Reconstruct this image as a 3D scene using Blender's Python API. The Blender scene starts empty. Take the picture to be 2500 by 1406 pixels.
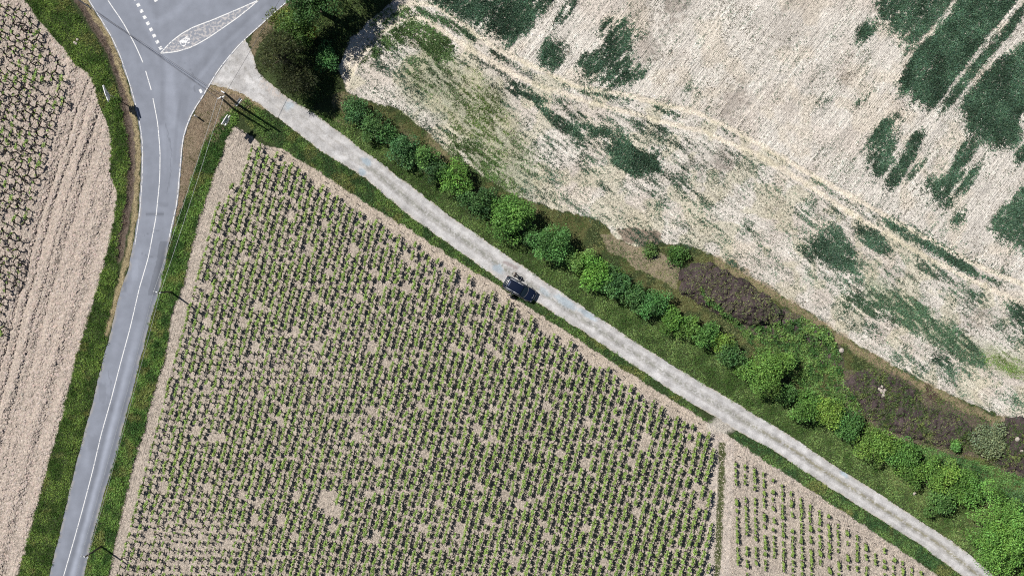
import bpy, bmesh, math, random
import numpy as np
from mathutils import Vector, Matrix
R = math.radians
SC = bpy.context.scene
COL = SC.collection

# ------------------------------------------------------------------ camera, sky, sun, exposure
PX = 18.5                      # photograph pixels per metre of ground
def W(x, y): return ((x-1250.0)/PX, (703.0-y)/PX)
cam = bpy.data.cameras.new('camera'); cam.sensor_width = 36; cam.lens = 36*155/(2500/PX)
cam.clip_end = 6000; cam.clip_start = 1
camo = bpy.data.objects.new('camera', cam); COL.objects.link(camo); camo.location = (0, 0, 155)
SC.camera = camo
SUN_EL, SX, SY = 52.0, 0.816, -0.579      # shadows fall towards (SX, SY)
world = bpy.data.worlds.new('World'); SC.world = world; world.use_nodes = True
nt = world.node_tree; nt.nodes.clear()
sky = nt.nodes.new('ShaderNodeTexSky'); sky.sky_type = 'NISHITA'; sky.sun_disc = False
sky.sun_elevation = R(SUN_EL); sky.sun_rotation = math.atan2(-SX, -SY); sky.air_density = .7; sky.dust_density = .4
bg = nt.nodes.new('ShaderNodeBackground'); bg.inputs[1].default_value = 0.05
wo = nt.nodes.new('ShaderNodeOutputWorld')
nt.links.new(sky.outputs[0], bg.inputs[0]); nt.links.new(bg.outputs[0], wo.inputs[0])
sun = bpy.data.lights.new('sun', 'SUN'); sun.energy = 5.0; sun.angle = R(0.5); sun.color = (1, .965, .92)
suno = bpy.data.objects.new('sun', sun); COL.objects.link(suno)
ce = math.cos(R(SUN_EL)); suno.rotation_euler = Vector((SX*ce, SY*ce, -math.sin(R(SUN_EL)))).to_track_quat('-Z', 'Y').to_euler()
suno.location = (0, 0, 60)
SC.view_settings.view_transform = 'Standard'; SC.view_settings.look = 'None'
SC.view_settings.exposure = 0.14; SC.view_settings.gamma = 1
SC.cycles.use_denoising = False; SC.cycles.filter_width = 1.1; SC.cycles.max_bounces = 4; SC.cycles.diffuse_bounces = 1

# ------------------------------------------------------------------ helpers
rng = np.random.default_rng(7)
_lat = [np.random.default_rng(100+i).random((257, 257)) for i in range(8)]
def vn(x, y, s, seed=0):
    x = np.asarray(x, float)/s+37.3*seed+500; y = np.asarray(y, float)/s+11.7*seed+500
    xi = np.floor(x).astype(int); yi = np.floor(y).astype(int); fx = x-xi; fy = y-yi
    fx = fx*fx*(3-2*fx); fy = fy*fy*(3-2*fy); L = _lat[seed % 8]
    a = L[yi % 256, xi % 256]; b = L[yi % 256, (xi+1) % 256]; c = L[(yi+1) % 256, xi % 256]; d = L[(yi+1) % 256, (xi+1) % 256]
    return (a*(1-fx)+b*fx)*(1-fy)+(c*(1-fx)+d*fx)*fy
def fbm(x, y, s, seed=0, o=3):
    t = 0; a = 1; n = 0
    for k in range(o):
        t = t+a*vn(x, y, s/2**k, seed+k); n += a; a *= .5
    return t/n
def inpoly(x, y, P):
    r = np.zeros(np.shape(x), bool); n = len(P)
    for i in range(n):
        x1, y1 = P[i]; x2, y2 = P[(i+1) % n]
        if y1 == y2: continue
        c = ((y1 > y) != (y2 > y)) & (x < (x2-x1)*(y-y1)/(y2-y1)+x1); r ^= c
    return r
def dline(x, y, P, signed=False):
    best = np.full(np.shape(x), 1e9)
    for (x1, y1), (x2, y2) in zip(P[:-1], P[1:]):
        dx, dy = x2-x1, y2-y1; t = np.clip(((x-x1)*dx+(y-y1)*dy)/(dx*dx+dy*dy), 0, 1)
        best = np.minimum(best, np.hypot(x-x1-t*dx, y-y1-t*dy))
    return best
def sstep(a, b, v):
    t = np.clip((v-a)/(b-a), 0, 1); return t*t*(3-2*t)
def resample(P, step):
    P = np.array(P, float); d = np.r_[0, np.cumsum(np.hypot(*np.diff(P, axis=0).T))]
    n = max(2, int(d[-1]/step)+1); s = np.linspace(0, d[-1], n)
    # smooth (catmull-like) by resampling then light averaging
    X = np.interp(s, d, P[:, 0]); Y = np.interp(s, d, P[:, 1])
    k = max(1, int(14/step))
    if n > 4*k:
        ker = np.ones(2*k+1)/(2*k+1)
        def sm(A):
            B = np.r_[2*A[0]-A[k:0:-1], A, 2*A[-1]-A[-2:-k-2:-1]]; return np.convolve(B, ker, 'valid')
        X, Y = sm(X), sm(Y)
    return np.c_[X, Y]

def tagit(o, label=None, cat=None, group=None, kind=None):
    if label: o['label'] = label
    if cat: o['category'] = cat
    if group: o['group'] = group
    if kind: o['kind'] = kind
    return o
def link(o, parent=None):
    COL.objects.link(o)
    if parent is not None: o.parent = parent
    return o
def empty(name, loc=(0, 0, 0), rz=0):
    o = bpy.data.objects.new(name, None); COL.objects.link(o); o.location = loc; o.rotation_euler = (0, 0, rz)
    o.empty_display_size = .2; return o
def mesh_np(name, V, F, mat, col=None, col2=None, smooth=False):
    """V (n,3); F (m,k) all faces with k corners"""
    me = bpy.data.meshes.new(name); V = np.asarray(V, np.float32); F = np.asarray(F, np.int32)
    m, k = F.shape
    me.vertices.add(len(V)); me.vertices.foreach_set('co', V.ravel())
    me.loops.add(m*k); me.loops.foreach_set('vertex_index', F.ravel())
    me.polygons.add(m); me.polygons.foreach_set('loop_start', np.arange(0, m*k, k, dtype=np.int32))
    me.update(calc_edges=True); me.validate()
    for nm, c in (('Col', col), ('Msk', col2)):
        if c is not None:
            a = me.attributes.new(nm, 'FLOAT_COLOR', 'POINT')
            c = np.asarray(c, np.float32)
            if c.shape[1] == 3: c = np.c_[c, np.ones(len(c), np.float32)]
            a.data.foreach_set('color', c.astype(np.float32).ravel())
    if smooth: me.polygons.foreach_set('use_smooth', np.ones(m, bool))
    me.materials.append(mat); return me
def obj_np(name, V, F, mat, col=None, col2=None, parent=None, smooth=False):
    o = bpy.data.objects.new(name, mesh_np(name, V, F, mat, col, col2, smooth)); return link(o, parent)

# ---- materials
def newmat(name):
    m = bpy.data.materials.new(name); m.use_nodes = True; n = m.node_tree.nodes; n.clear()
    out = n.new('ShaderNodeOutputMaterial'); b = n.new('ShaderNodeBsdfPrincipled')
    m.node_tree.links.new(b.outputs[0], out.inputs[0]); return m, m.node_tree, b, out
def plain(name, c, rough=.6, metal=0, noise=.12, scale=6, coat=0, spec=.5):
    m, t, b, o = newmat(name); N = t.nodes; L = t.links
    tx = N.new('ShaderNodeTexNoise'); tx.inputs['Scale'].default_value = scale; tx.inputs['Detail'].default_value = 5
    tc = N.new('ShaderNodeTexCoord'); L.new(tc.outputs['Object'], tx.inputs[0])
    mr = N.new('ShaderNodeMapRange'); mr.inputs[3].default_value = 1-noise; mr.inputs[4].default_value = 1+noise
    L.new(tx.outputs[0], mr.inputs[0])
    mx = N.new('ShaderNodeVectorMath'); mx.operation = 'SCALE'; mx.inputs[0].default_value = c[:3]
    L.new(mr.outputs[0], mx.inputs['Scale']); L.new(mx.outputs[0], b.inputs['Base Color'])
    b.inputs['Roughness'].default_value = rough; b.inputs['Metallic'].default_value = metal
    b.inputs['Coat Weight'].default_value = coat; b.inputs['Specular IOR Level'].default_value = spec
    return m
def plantmat(name, trans=.22, rough=.55):
    m = bpy.data.materials.new(name); m.use_nodes = True; t = m.node_tree; N = t.nodes; N.clear(); L = t.links
    out = N.new('ShaderNodeOutputMaterial'); b = N.new('ShaderNodeBsdfPrincipled'); tr = N.new('ShaderNodeBsdfTranslucent')
    mix = N.new('ShaderNodeMixShader'); at = N.new('ShaderNodeAttribute'); at.attribute_name = 'Col'
    b.inputs['Roughness'].default_value = rough; b.inputs['Specular IOR Level'].default_value = .3
    mix.inputs[0].default_value = trans
    L.new(at.outputs['Color'], b.inputs['Base Color']); L.new(at.outputs['Color'], tr.inputs[0])
    L.new(b.outputs[0], mix.inputs[1]); L.new(tr.outputs[0], mix.inputs[2]); L.new(mix.outputs[0], out.inputs[0]); return m
LEAF = plantmat('leaf'); BARK = plantmat('bark', .0, .9)

def groundmat():
    m, t, b, out = newmat('earth'); N = t.nodes; L = t.links
    tc = N.new('ShaderNodeTexCoord'); at = N.new('ShaderNodeAttribute'); at.attribute_name = 'Col'
    mk = N.new('ShaderNodeAttribute'); mk.attribute_name = 'Msk'; sp = N.new('ShaderNodeSeparateColor'); L.new(mk.outputs['Color'], sp.inputs[0])
    def noise(scale, det=4, rough=.6, src=None):
        n = N.new('ShaderNodeTexNoise'); n.inputs['Scale'].default_value = scale; n.inputs['Detail'].default_value = det
        n.inputs['Roughness'].default_value = rough; L.new(src or tc.outputs['Object'], n.inputs[0]); return n.outputs[0]
    def mrange(v, a, b_, c, d):
        n = N.new('ShaderNodeMapRange'); 
        for i, q in enumerate((a, b_, c, d)): n.inputs[i+1].default_value = q
        L.new(v, n.inputs[0]); return n.outputs[0]
    def math_(op, a, b_):
        n = N.new('ShaderNodeMath'); n.operation = op
        for i, q in enumerate((a, b_)):
            if isinstance(q, (int, float)): n.inputs[i].default_value = q
            else: L.new(q, n.inputs[i])
        return n.outputs[0]
    def rows(angle, sx, sy):
        mp = N.new('ShaderNodeMapping'); mp.vector_type = 'TEXTURE'; mp.inputs['Rotation'].default_value = (0, 0, R(angle)); mp.inputs['Scale'].default_value = (sx, sy, 1)
        L.new(tc.outputs['Object'], mp.inputs[0]); return noise(1.0, 2, .5, mp.outputs[0])
    n1 = noise(3.2, 5, .7); n2 = noise(9, 3, .6); n3 = noise(.35, 3, .5)
    rA = rows(52, 8, .13); rB = rows(-36, 5, .13); rC = rows(74.5, 5.0, .12)
    ra = math_('MULTIPLY', math_('SUBTRACT', rA, .5), sp.outputs[0])
    rb = math_('MULTIPLY', math_('SUBTRACT', rB, .5), sp.outputs[1])
    rc = math_('MULTIPLY', math_('SUBTRACT', rC, .5), sp.outputs[2])
    rr = math_('ADD', math_('ADD', ra, rb), rc)
    f = math_('ADD', mrange(n1, .3, .7, -.34, .28), mrange(n2, .3, .7, -.32, .26))
    f = math_('ADD', f, mrange(n3, .3, .7, -.07, .07)); f = math_('ADD', f, math_('MULTIPLY', rr, .6))
    f = math_('ADD', f, 1.0)
    vm = N.new('ShaderNodeVectorMath'); vm.operation = 'SCALE'; L.new(at.outputs['Color'], vm.inputs[0]); L.new(f, vm.inputs['Scale'])
    L.new(vm.outputs[0], b.inputs['Base Color']); b.inputs['Roughness'].default_value = .95; b.inputs['Specular IOR Level'].default_value = .1
    h = math_('ADD', math_('MULTIPLY', n1, .8), math_('MULTIPLY', n2, .55)); h = math_('ADD', h, math_('MULTIPLY', rr, .5))
    bp = N.new('ShaderNodeBump'); bp.inputs['Strength'].default_value = 1.0; bp.inputs['Distance'].default_value = .34
    L.new(h, bp.inputs['Height']); L.new(bp.outputs[0], b.inputs['Normal'])
    return m
EARTH = groundmat()
def surfmat(name, amp=.08, sc=14, bump=.01, rough=.85):
    m, t, b, out = newmat(name); N = t.nodes; L = t.links
    at = N.new('ShaderNodeAttribute'); at.attribute_name = 'Col'; tc = N.new('ShaderNodeTexCoord')
    n = N.new('ShaderNodeTexNoise'); n.inputs['Scale'].default_value = sc; n.inputs['Detail'].default_value = 6; n.inputs['Roughness'].default_value = .7
    L.new(tc.outputs['Object'], n.inputs[0])
    n2 = N.new('ShaderNodeTexNoise'); n2.inputs['Scale'].default_value = .9; n2.inputs['Detail'].default_value = 4; L.new(tc.outputs['Object'], n2.inputs[0])
    ad = N.new('ShaderNodeMath'); ad.operation = 'ADD'; L.new(n.outputs[0], ad.inputs[0]); L.new(n2.outputs[0], ad.inputs[1])
    mr = N.new('ShaderNodeMapRange'); mr.inputs[1].default_value = .7; mr.inputs[2].default_value = 1.3
    mr.inputs[3].default_value = 1-amp; mr.inputs[4].default_value = 1+amp; L.new(ad.outputs[0], mr.inputs[0])
    vm = N.new('ShaderNodeVectorMath'); vm.operation = 'SCALE'; L.new(at.outputs['Color'], vm.inputs[0]); L.new(mr.outputs[0], vm.inputs['Scale'])
    L.new(vm.outputs[0], b.inputs['Base Color']); b.inputs['Roughness'].default_value = rough; b.inputs['Specular IOR Level'].default_value = .25
    bp = N.new('ShaderNodeBump'); bp.inputs['Strength'].default_value = 1; bp.inputs['Distance'].default_value = bump
    L.new(n.outputs[0], bp.inputs['Height']); L.new(bp.outputs[0], b.inputs['Normal']); return m
ASPHALT = surfmat('asphalt', .10, 16, .012, .8); GRAVEL = surfmat('gravel', .34, 6, .06, .95)
def paintmat(name, c=(.78, .78, .77), wear=.35, scale=7):
    m, t, b, out = newmat(name); N = t.nodes; L = t.links
    tc = N.new('ShaderNodeTexCoord'); n = N.new('ShaderNodeTexNoise'); n.inputs['Scale'].default_value = scale; n.inputs['Detail'].default_value = 6
    L.new(tc.outputs['Object'], n.inputs[0]); rp = N.new('ShaderNodeMapRange'); rp.inputs[1].default_value = wear; rp.inputs[2].default_value = wear+.12
    L.new(n.outputs[0], rp.inputs[0]); mx = N.new('ShaderNodeMix'); mx.data_type = 'RGBA'
    L.new(rp.outputs[0], mx.inputs['Factor']); mx.inputs['A'].default_value = (.20, .215, .25, 1); mx.inputs['B'].default_value = (*c, 1)
    L.new(mx.outputs['Result'], b.inputs['Base Color']); b.inputs['Roughness'].default_value = .7; return m
PAINT = paintmat('road_paint', (.68, .68, .67), .33, 5); WORN = paintmat('worn_road_paint', (.40, .38, .375), .47, 2.6); FADED = paintmat('faded_road_paint', (.66, .66, .66), .36, 3)

# ------------------------------------------------------------------ layout in plan (photograph pixels = ground coordinates)
road_L = [(60,-260),(150,-110),(213,0),(240,42),(268,88),(290,135),(312,200),(328,255),(340,310),(345,352),(344,440),(338,520),(326,600),(312,660),(296,704),(280,770),(262,840),(242,915),(225,990),(205,1060),(185,1140),(165,1222),(142,1320),(120,1406),(70,1610)]
road_R = [(1050,-260),(830,-90),(705,3),(660,42),(625,74),(592,104),(562,138),(538,168),(515,205),(495,240),(476,268),(461,300),(450,335),(445,380),(440,440),(434,500),(420,560),(410,610),(400,660),(388,710),(370,770),(355,830),(337,900),(322,960),(304,1030),(290,1085),(265,1170),(242,1250),(222,1325),(204,1406),(150,1610)]
trk_U = [(596,92),(612,120),(625,165),(650,198),(707,240),(785,290),(865,350),(932,400),(1000,452),(1125,547),(1247,629),(1357,704),(1500,801),(1625,881),(1750,956),(1872,1029),(1920,1056),(2030,1131),(2150,1206),(2250,1273),(2350,1338),(2430,1406),(2560,1520),(2700,1640)]
trk_D = [(512,206),(545,214),(585,226),(625,250),(682,292),(765,354),(818,392),(875,424),(1000,527),(1125,617),(1225,687),(1300,731),(1425,811),(1550,894),(1675,976),(1750,1020),(1800,1052),(1875,1091),(2000,1173),(2125,1253),(2250,1331),(2350,1406),(2450,1500),(2590,1640)]
ROAD = road_L+road_R[::-1]; TRACK = trk_U+trk_D[::-1]
lfield = [(-260,-260),(-40,-260),(60,0),(100,60),(150,112),(185,160),(218,180),(232,210),(240,252),(256,290),(270,330),(272,360),(268,425),(286,470),(280,530),(268,590),(250,660),(232,720),(213,790),(185,870),(165,960),(142,1050),(118,1130),(95,1220),(72,1300),(42,1406),(-20,1610),(-260,1610)]
mainv = [(590,318),(640,352),(690,366),(780,420),(887,492),(987,552),(1100,627),(1217,697),(1257,728),(1375,804),(1525,904),(1725,1028),(1775,1060),(1875,1129),(1995,1206),(2100,1276),(2250,1378),(2290,1406),(2570,1620),(200,1620),(265,1406),(295,1256),(325,1131),(350,1056),(367,979),(400,879),(422,754),(445,702),(467,602),(495,502),(525,420),(552,345),(568,310)]
cropf = [(828,170),(850,100),(905,52),(968,0),(1010,-260),(2760,-260),(2760,1180),(2500,1027),(2437,1012),(2350,974),(2275,942),(2200,902),(2100,844),(2045,812),(1975,762),(1872,700),(1750,627),(1700,604),(1625,592),(1550,600),(1500,577),(1480,552),(1462,537),(1350,510),(1250,475),(1190,435),(1110,390),(1050,330),(980,270),(900,245),(845,225)]
drytri = [(512,208),(560,214),(600,232),(612,262),(575,275),(548,310),(530,345),(497,352),(470,430),(450,490),(425,560),(420,560),(434,500),(443,400),(452,330),(478,266)]

# ------------------------------------------------------------------ ground grid
ST = 3.0
gx = np.arange(-230, 2731, ST); gy = np.arange(-230, 1640, ST)
X, Y = np.meshgrid(gx, gy)
wx = X+(fbm(X, Y, 30, 1)-.5)*26+(vn(X, Y, 5, 2)-.5)*5; wy = Y+(fbm(X, Y, 30, 4)-.5)*26+(vn(X, Y, 5, 5)-.5)*5
wx2 = X+(fbm(X, Y, 16, 1)-.5)*9+(vn(X, Y, 4, 2)-.5)*4; wy2 = Y+(fbm(X, Y, 16, 4)-.5)*9+(vn(X, Y, 4, 5)-.5)*4
C = np.zeros(X.shape+(3,)); M = np.zeros(X.shape+(3,)); Z = np.zeros(X.shape)
GREEN = np.array((.055, .075, .03)); OLIVE = np.array((.14, .135, .055)); DRY = np.array((.30, .235, .165)); YEL = np.array((.45, .37, .22))
VSOIL = np.array((.515, .445, .375)); FSOIL = np.array((.80, .745, .66)); MULCH = np.array((.105, .080, .074)); BROWN = np.array((.19, .145, .12))
C[:] = GREEN
nA = fbm(X, Y, 90, 3); nB = fbm(X, Y, 22, 6); nC = vn(X, Y, 6, 1); nD = fbm(X, Y, 260, 2)
def mixc(mask, col, k=1.0):
    a = np.asarray(mask, float)[..., None]*k; C[:] = C*(1-a)+np.asarray(col)*a
mL = inpoly(wx2, wy2, lfield); mM = inpoly(wx2, wy2, mainv); mC = inpoly(wx2, wy2, cropf)
mixc(mL, VSOIL*.93); mixc(mM, VSOIL); mixc(mC, FSOIL)
# crop field tones: pinkish / grey / yellowish stains of bare chalky soil
mixc(mC*sstep(.5, .75, nA), FSOIL*np.array((.90, .86, .84)), .8)
mixc(mC*sstep(.55, .72, fbm(X, Y, 60, 7)), FSOIL*np.array((.97, .92, .84)), .6)
for (x, y, a, b_, k) in [(1655,15,60,30,.75),(1580,120,40,45,.6),(1790,250,34,60,.6),(1930,55,70,110,.3),(2060,190,30,22,.5),(1750,400,60,40,.5),(1680,415,40,14,.5),(2385,775,50,26,.5),(1775,405,25,40,.4),(1560,10,70,60,.3)]:
    c_, s_ = math.cos(R(-52)), math.sin(R(-52)); u = (wx-x)*c_+(wy-y)*s_; v = -(wx-x)*s_+(wy-y)*c_
    mixc(mC*(1-sstep(.4, 1.15, np.hypot(u/max(a, b_), v/min(a, b_))+(vn(X, Y, 7, 3)-.5)*1.1)), (.33, .28, .235), k*.85)
hl_low = mC & (dline(X, Y, [(830,170),(950,40),(1100,70),(1290,160),(1550,240),(1750,300),(2050,480),(2300,620),(2500,710),(2730,830)]) > -1)
outer = [(842,180),(862,118),(905,68),(955,24),(1005,6),(1060,12),(1130,58),(1200,112),(1290,156),(1400,207),(1550,237),(1700,274),(1800,322),(1950,408),(2100,492),(2250,575),(2400,655),(2500,695),(2730,800)]
inner = [(838,235),(850,190),(880,135),(925,85),(975,48),(1030,42),(1095,86),(1170,135),(1250,180),(1330,215),(1450,252),(1600,292),(1720,322),(1850,378),(1950,436),(2050,504),(2150,562),(2250,622),(2330,662),(2420,705),(2500,742),(2730,850)]
above = inpoly(X, Y, outer+[(2760,-260),(700,-260)]) & mC
for P in (outer, inner):
    d = dline(wx2, wy2, P); mixc(mC*(1-sstep(4, 9, d)), FSOIL*np.array((1.10, 1.05, .96)), .9)
    C_TR = 1-sstep(4, 9, d)
    Z -= .13*(1-sstep(4, 8, dline(X, Y, P)))*mC
trk_m = 1-np.maximum(1-sstep(4, 10, dline(X, Y, outer)), 1-sstep(4, 10, dline(X, Y, inner)))
M[..., 0] = above*trk_m; M[..., 1] = (mC & ~above)*trk_m; M[..., 2] = mM*.8+mL*1.0
ang_ = np.where(above, R(-52), R(36)); uR = -X*np.sin(ang_)+Y*np.cos(ang_); tR = X*np.cos(ang_)+Y*np.sin(ang_)
lines_ = vn(tR/14, uR, 3.4, 2)*.6+vn(tR/30, uR, 11, 5)*.4
C[:] = C*(1+(mC*trk_m*(lines_-.5))[..., None]*.46); Z += mC*(lines_-.5)*.07
# green tinge between the hedge and the crop
gt = mC & ~above
mixc(gt*(1-sstep(0, 60, dline(wx, wy, [(1050,190),(1160,260),(1200,340),(1240,430)])-45)), (.26, .30, .13), .55)
mixc(gt*(1-sstep(0, 30, dline(wx, wy, [(2130,700),(2240,780),(2350,850),(2500,900)])-12)), (.26, .33, .12), .45)
mixc(gt*sstep(.52, .62, fbm(X, Y, 45, 5)), FSOIL*np.array((.80, .80, .62)), .5)
# strips of meadow behind the hedge
mead = [(810,230),(850,225),(900,245),(980,270),(1050,330),(1110,390),(1190,435),(1250,475),(1350,510),(1462,537),(1500,577),(1550,602),(1650,595),(1700,604),(1750,627),(1872,700),(1975,762),(2045,812),(2100,844),(2200,902),(2275,942),(2350,974),(2437,1012),(2500,1027),(2760,1180),(2760,1640),(2600,1640),(2100,1100),(1500,700),(820,290)]
mm = inpoly(wx, wy, mead) & ~mC
mixc(mm*sstep(.35, .6, nB), OLIVE, .8)
mixc(mm*sstep(.55, .7, nA)*(X < 1700), (.33, .27, .17), .6)
mixc(mm & inpoly(wx, wy, [(1470,570),(1560,590),(1660,650),(1650,700),(1560,660),(1480,610)]), (.38, .31, .22), .8)
mixc(inpoly(wx, wy, [(1510,560),(1570,556),(1615,570),(1610,590),(1560,600),(1520,585)]), (.30, .23, .18), .9)
mixc(1-sstep(3, 12, dline(wx, wy, [(1760,635),(1872,708),(1975,772),(2045,822),(2120,870),(2200,920),(2290,965),(2370,1000),(2450,1030)])-4), (.40, .31, .20), .75)
mixc(inpoly(wx, wy, [(1850,740),(1960,770),(2040,820),(2060,900),(1980,880),(1880,830),(1800,800)]) & ~mC, MULCH*1.3, .9)
mixc(inpoly(wx, wy, [(2060,900),(2160,900),(2260,960),(2400,1020),(2600,1060),(2700,1200),(2500,1160),(2360,1120),(2200,1080),(2080,1010),(2040,950)]) & ~mC, BROWN*.85, .95)
mixc(inpoly(wx, wy, [(2250,940),(2285,960),(2315,985),(2290,985),(2262,968)]), (.09, .055, .05), .9)
mixc(1-sstep(.6, 1.1, np.hypot((wx-2082)/40, (wy-1000)/20)), (.42, .33, .26), .7)
mixc(1-sstep(.6, 1.1, np.hypot((wx-2440)/26, (wy-1035)/14)), (.45, .35, .27), .7)
mixc(1-sstep(.6, 1.1, np.hypot((wx-2480)/26, (wy-1085)/22)), (.40, .31, .24), .7)
# verge between track and hedge: lighter grass tones
vg = inpoly(X, Y, trk_U+[(2760,1640),(2400,1240),(1650,790),(830,285)])
mixc(vg*sstep(.3, .7, nB), (.09, .13, .045), .7)
# left roadside: brown ditch, yellow straw edge
ditch_c = [(178,-30),(210,30),(245,85),(272,130),(290,180),(303,235),(313,295),(320,352),(320,420),(318,480),(306,540),(296,590),(290,630)]
mixc(1-sstep(7, 12, dline(wx2, wy2, ditch_c)), BROWN, .95); dd = dline(X, Y, ditch_c)
Z -= .18*(1-sstep(2, 12, dd))
yel_c = [(205,0),(232,42),(262,88),(283,135),(304,200),(320,255),(331,310),(337,360),(336,440),(330,520),(317,600),(303,660),(287,720),(270,780),(262,812)]
mixc(1-sstep(4, 8, dline(wx2, wy2, yel_c)), YEL, .95)
mixc(inpoly(wx2, wy2, drytri), DRY, .95)
mixc(1-sstep(5, 9, dline(wx2, wy2, [(520,213),(585,228),(640,262)])), (.42, .33, .2), .7)
mixc(inpoly(wx2, wy2, [(625,60),(720,-10),(740,20),(640,100),(620,140),(608,110)]), (.24, .19, .12), .9)
# right roadside fringe
mixc((1-sstep(2, 7, dline(wx2, wy2, [p for p in road_R if p[1] > 540])))*(X > 0), (.17, .165, .06), .8)
# dark ploughed edge of the main vineyard beside the verge
mixc(mM*(1-sstep(3, 9, dline(wx2, wy2, [(545,352),(492,502),(464,602),(442,702),(418,754),(397,879),(364,979),(347,1056),(322,1131),(292,1256),(262,1406)]))), (.20, .155, .13), .75)
mixc(mM*(1-sstep(10, 40, dline(wx2, wy2, [(690,366),(887,492),(1217,697),(1375,804),(1725,1028)]))), VSOIL*np.array((1.12, 1.10, 1.05)), .8)
# bare lanes between the blocks, with a green strip in the middle
lane = [(1772,1040),(1762,1081),(1760,1231),(1749,1406),(1735,1620)]
d = dline(wx2, wy2, lane); mixc(mM*(1-sstep(26, 34, d))*(Y > 1035), (.62, .545, .475), .9)
mixc((1-sstep(6, 9, dline(wx2, wy2, lane[1:])))*(Y > 1078), (.12, .14, .055), .95)
mixc(1-sstep(.6, 1.2, np.hypot((wx-1762)/42, (wy-1040)/22)), (.62, .57, .50), .9)
M[..., 2] *= 1-(1-sstep(26, 34, d))*(Y > 1035)
# ruts in the left field
rutm = mL*(1-inpoly(X, Y, [(-260,-260),(20,-260),(85,40),(150,160),(165,230),(150,290),(110,420),(75,560),(45,690),(0,850),(-260,1200)]))
u = X*.955+Y*.295+(Y-700)**2*.00004*np.sign(700-Y)    # across the ruts
ruts = np.sin(u/11.5+fbm(X, Y, 80, 3)*2.2)+.7*np.sin(u/6.3+2+fbm(X, Y, 70, 4)*3)
Z += mL*rutm*ruts*(.02+.13*fbm(X, Y, 40, 6))
for off, dp in ((0, .16), (22, .13), (52, .10), (75, .08)):
    P = [(212+off, 200), (190+off, 262), (160+off, 352), (108+off, 500), (58+off, 680), (28+off, 790), (0+off, 900), (-42+off, 1060), (-90+off, 1250), (-130+off, 1406)]
    d = dline(X+(fbm(X, Y, 50, 5)-.5)*8, Y, P); Z -= mL*dp*1.5*(1-sstep(1, 6, d)); mixc(mL*(1-sstep(1, 5, d)), VSOIL*.7, .7)
mixc(mL*rutm, VSOIL*np.array((1.04, 1.02, 1.02)), .7)
# clods and microrelief
clod = (vn(X, Y, 5, 1)+vn(X, Y, 9, 2)+.6*vn(X, Y, 3.4, 6)-1.3)
Z += clod*(.11*mL+.065*mM+.03*mC)
gr = ~(mL | mM | mC); Z += gr*(fbm(X, Y, 14, 3)-.5)*.12
# keep the land just below the sealed road and the track
near = np.minimum(dline(X, Y, road_L), dline(X, Y, road_R)); near = np.minimum(near, np.minimum(dline(X, Y, trk_U), dline(X, Y, trk_D)))
inside = inpoly(X, Y, ROAD) | inpoly(X, Y, TRACK)
kk = sstep(2, 22, near); Z = np.where(inside, -.06, Z*kk-.015*(1-kk))
C *= (1+(.16+.26*(mM | mL))[..., None]*((nC+vn(X, Y, 3.4, 7))*.9-.9)[..., None]); C = C*(1+(mL*rutm*ruts)[..., None]*.07); C = np.clip(C, .01, .9)
COLGRID = C
ny, nx = X.shape
Vx, Vy = W(X, Y); V = np.c_[Vx.ravel(), Vy.ravel(), Z.ravel()]
idx = np.arange(nx*ny).reshape(ny, nx)
F = np.c_[idx[:-1, :-1].ravel(), idx[1:, :-1].ravel(), idx[1:, 1:].ravel(), idx[:-1, 1:].ravel()]
cls = np.where(mL, 1, np.where(mM, 2, np.where(mC, 3, 0)))[:-1, :-1].ravel()
Cf = C.reshape(-1, 3); Mf = M.reshape(-1, 3)
for k, nm in ((0, 'ground'), (1, 'ploughed_soil'), (2, 'vineyard_soil'), (3, 'field_soil')):
    f = F[cls == k]; u_, inv = np.unique(f, return_inverse=True)
    o = obj_np(nm, V[u_], inv.reshape(-1, 4), EARTH, Cf[u_], Mf[u_], smooth=True); tagit(o, kind='structure')
# the land out to the horizon, a ring round the detailed part
def ring():
    x0, y1 = W(gx[0]+6, gy[0]+6); x1, y0 = W(gx[-1]-6, gy[-1]-6); B = 2500
    xs = [-B, -400, x0, x1, 400, B]; ys = [-B, -300, y0, y1, 300, B]
    v = [(x, y, -.12) for y in ys for x in xs]; f = []
    for j in range(5):
        for i in range(5):
            if i == 2 and j == 2: continue
            f.append((j*6+i, j*6+i+1, (j+1)*6+i+1, (j+1)*6+i))
    o = obj_np('terrain', v, f, EARTH, [(.30, .27, .17)]*36, [(0, 0, .5)]*36); tagit(o, kind='structure')
ring()
def zat(x, y):      # ground height at a plan position
    j = np.clip(((np.asarray(y)-gy[0])/ST).astype(int), 0, ny-1); i = np.clip(((np.asarray(x)-gx[0])/ST).astype(int), 0, nx-1); return Z[j, i]

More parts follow.
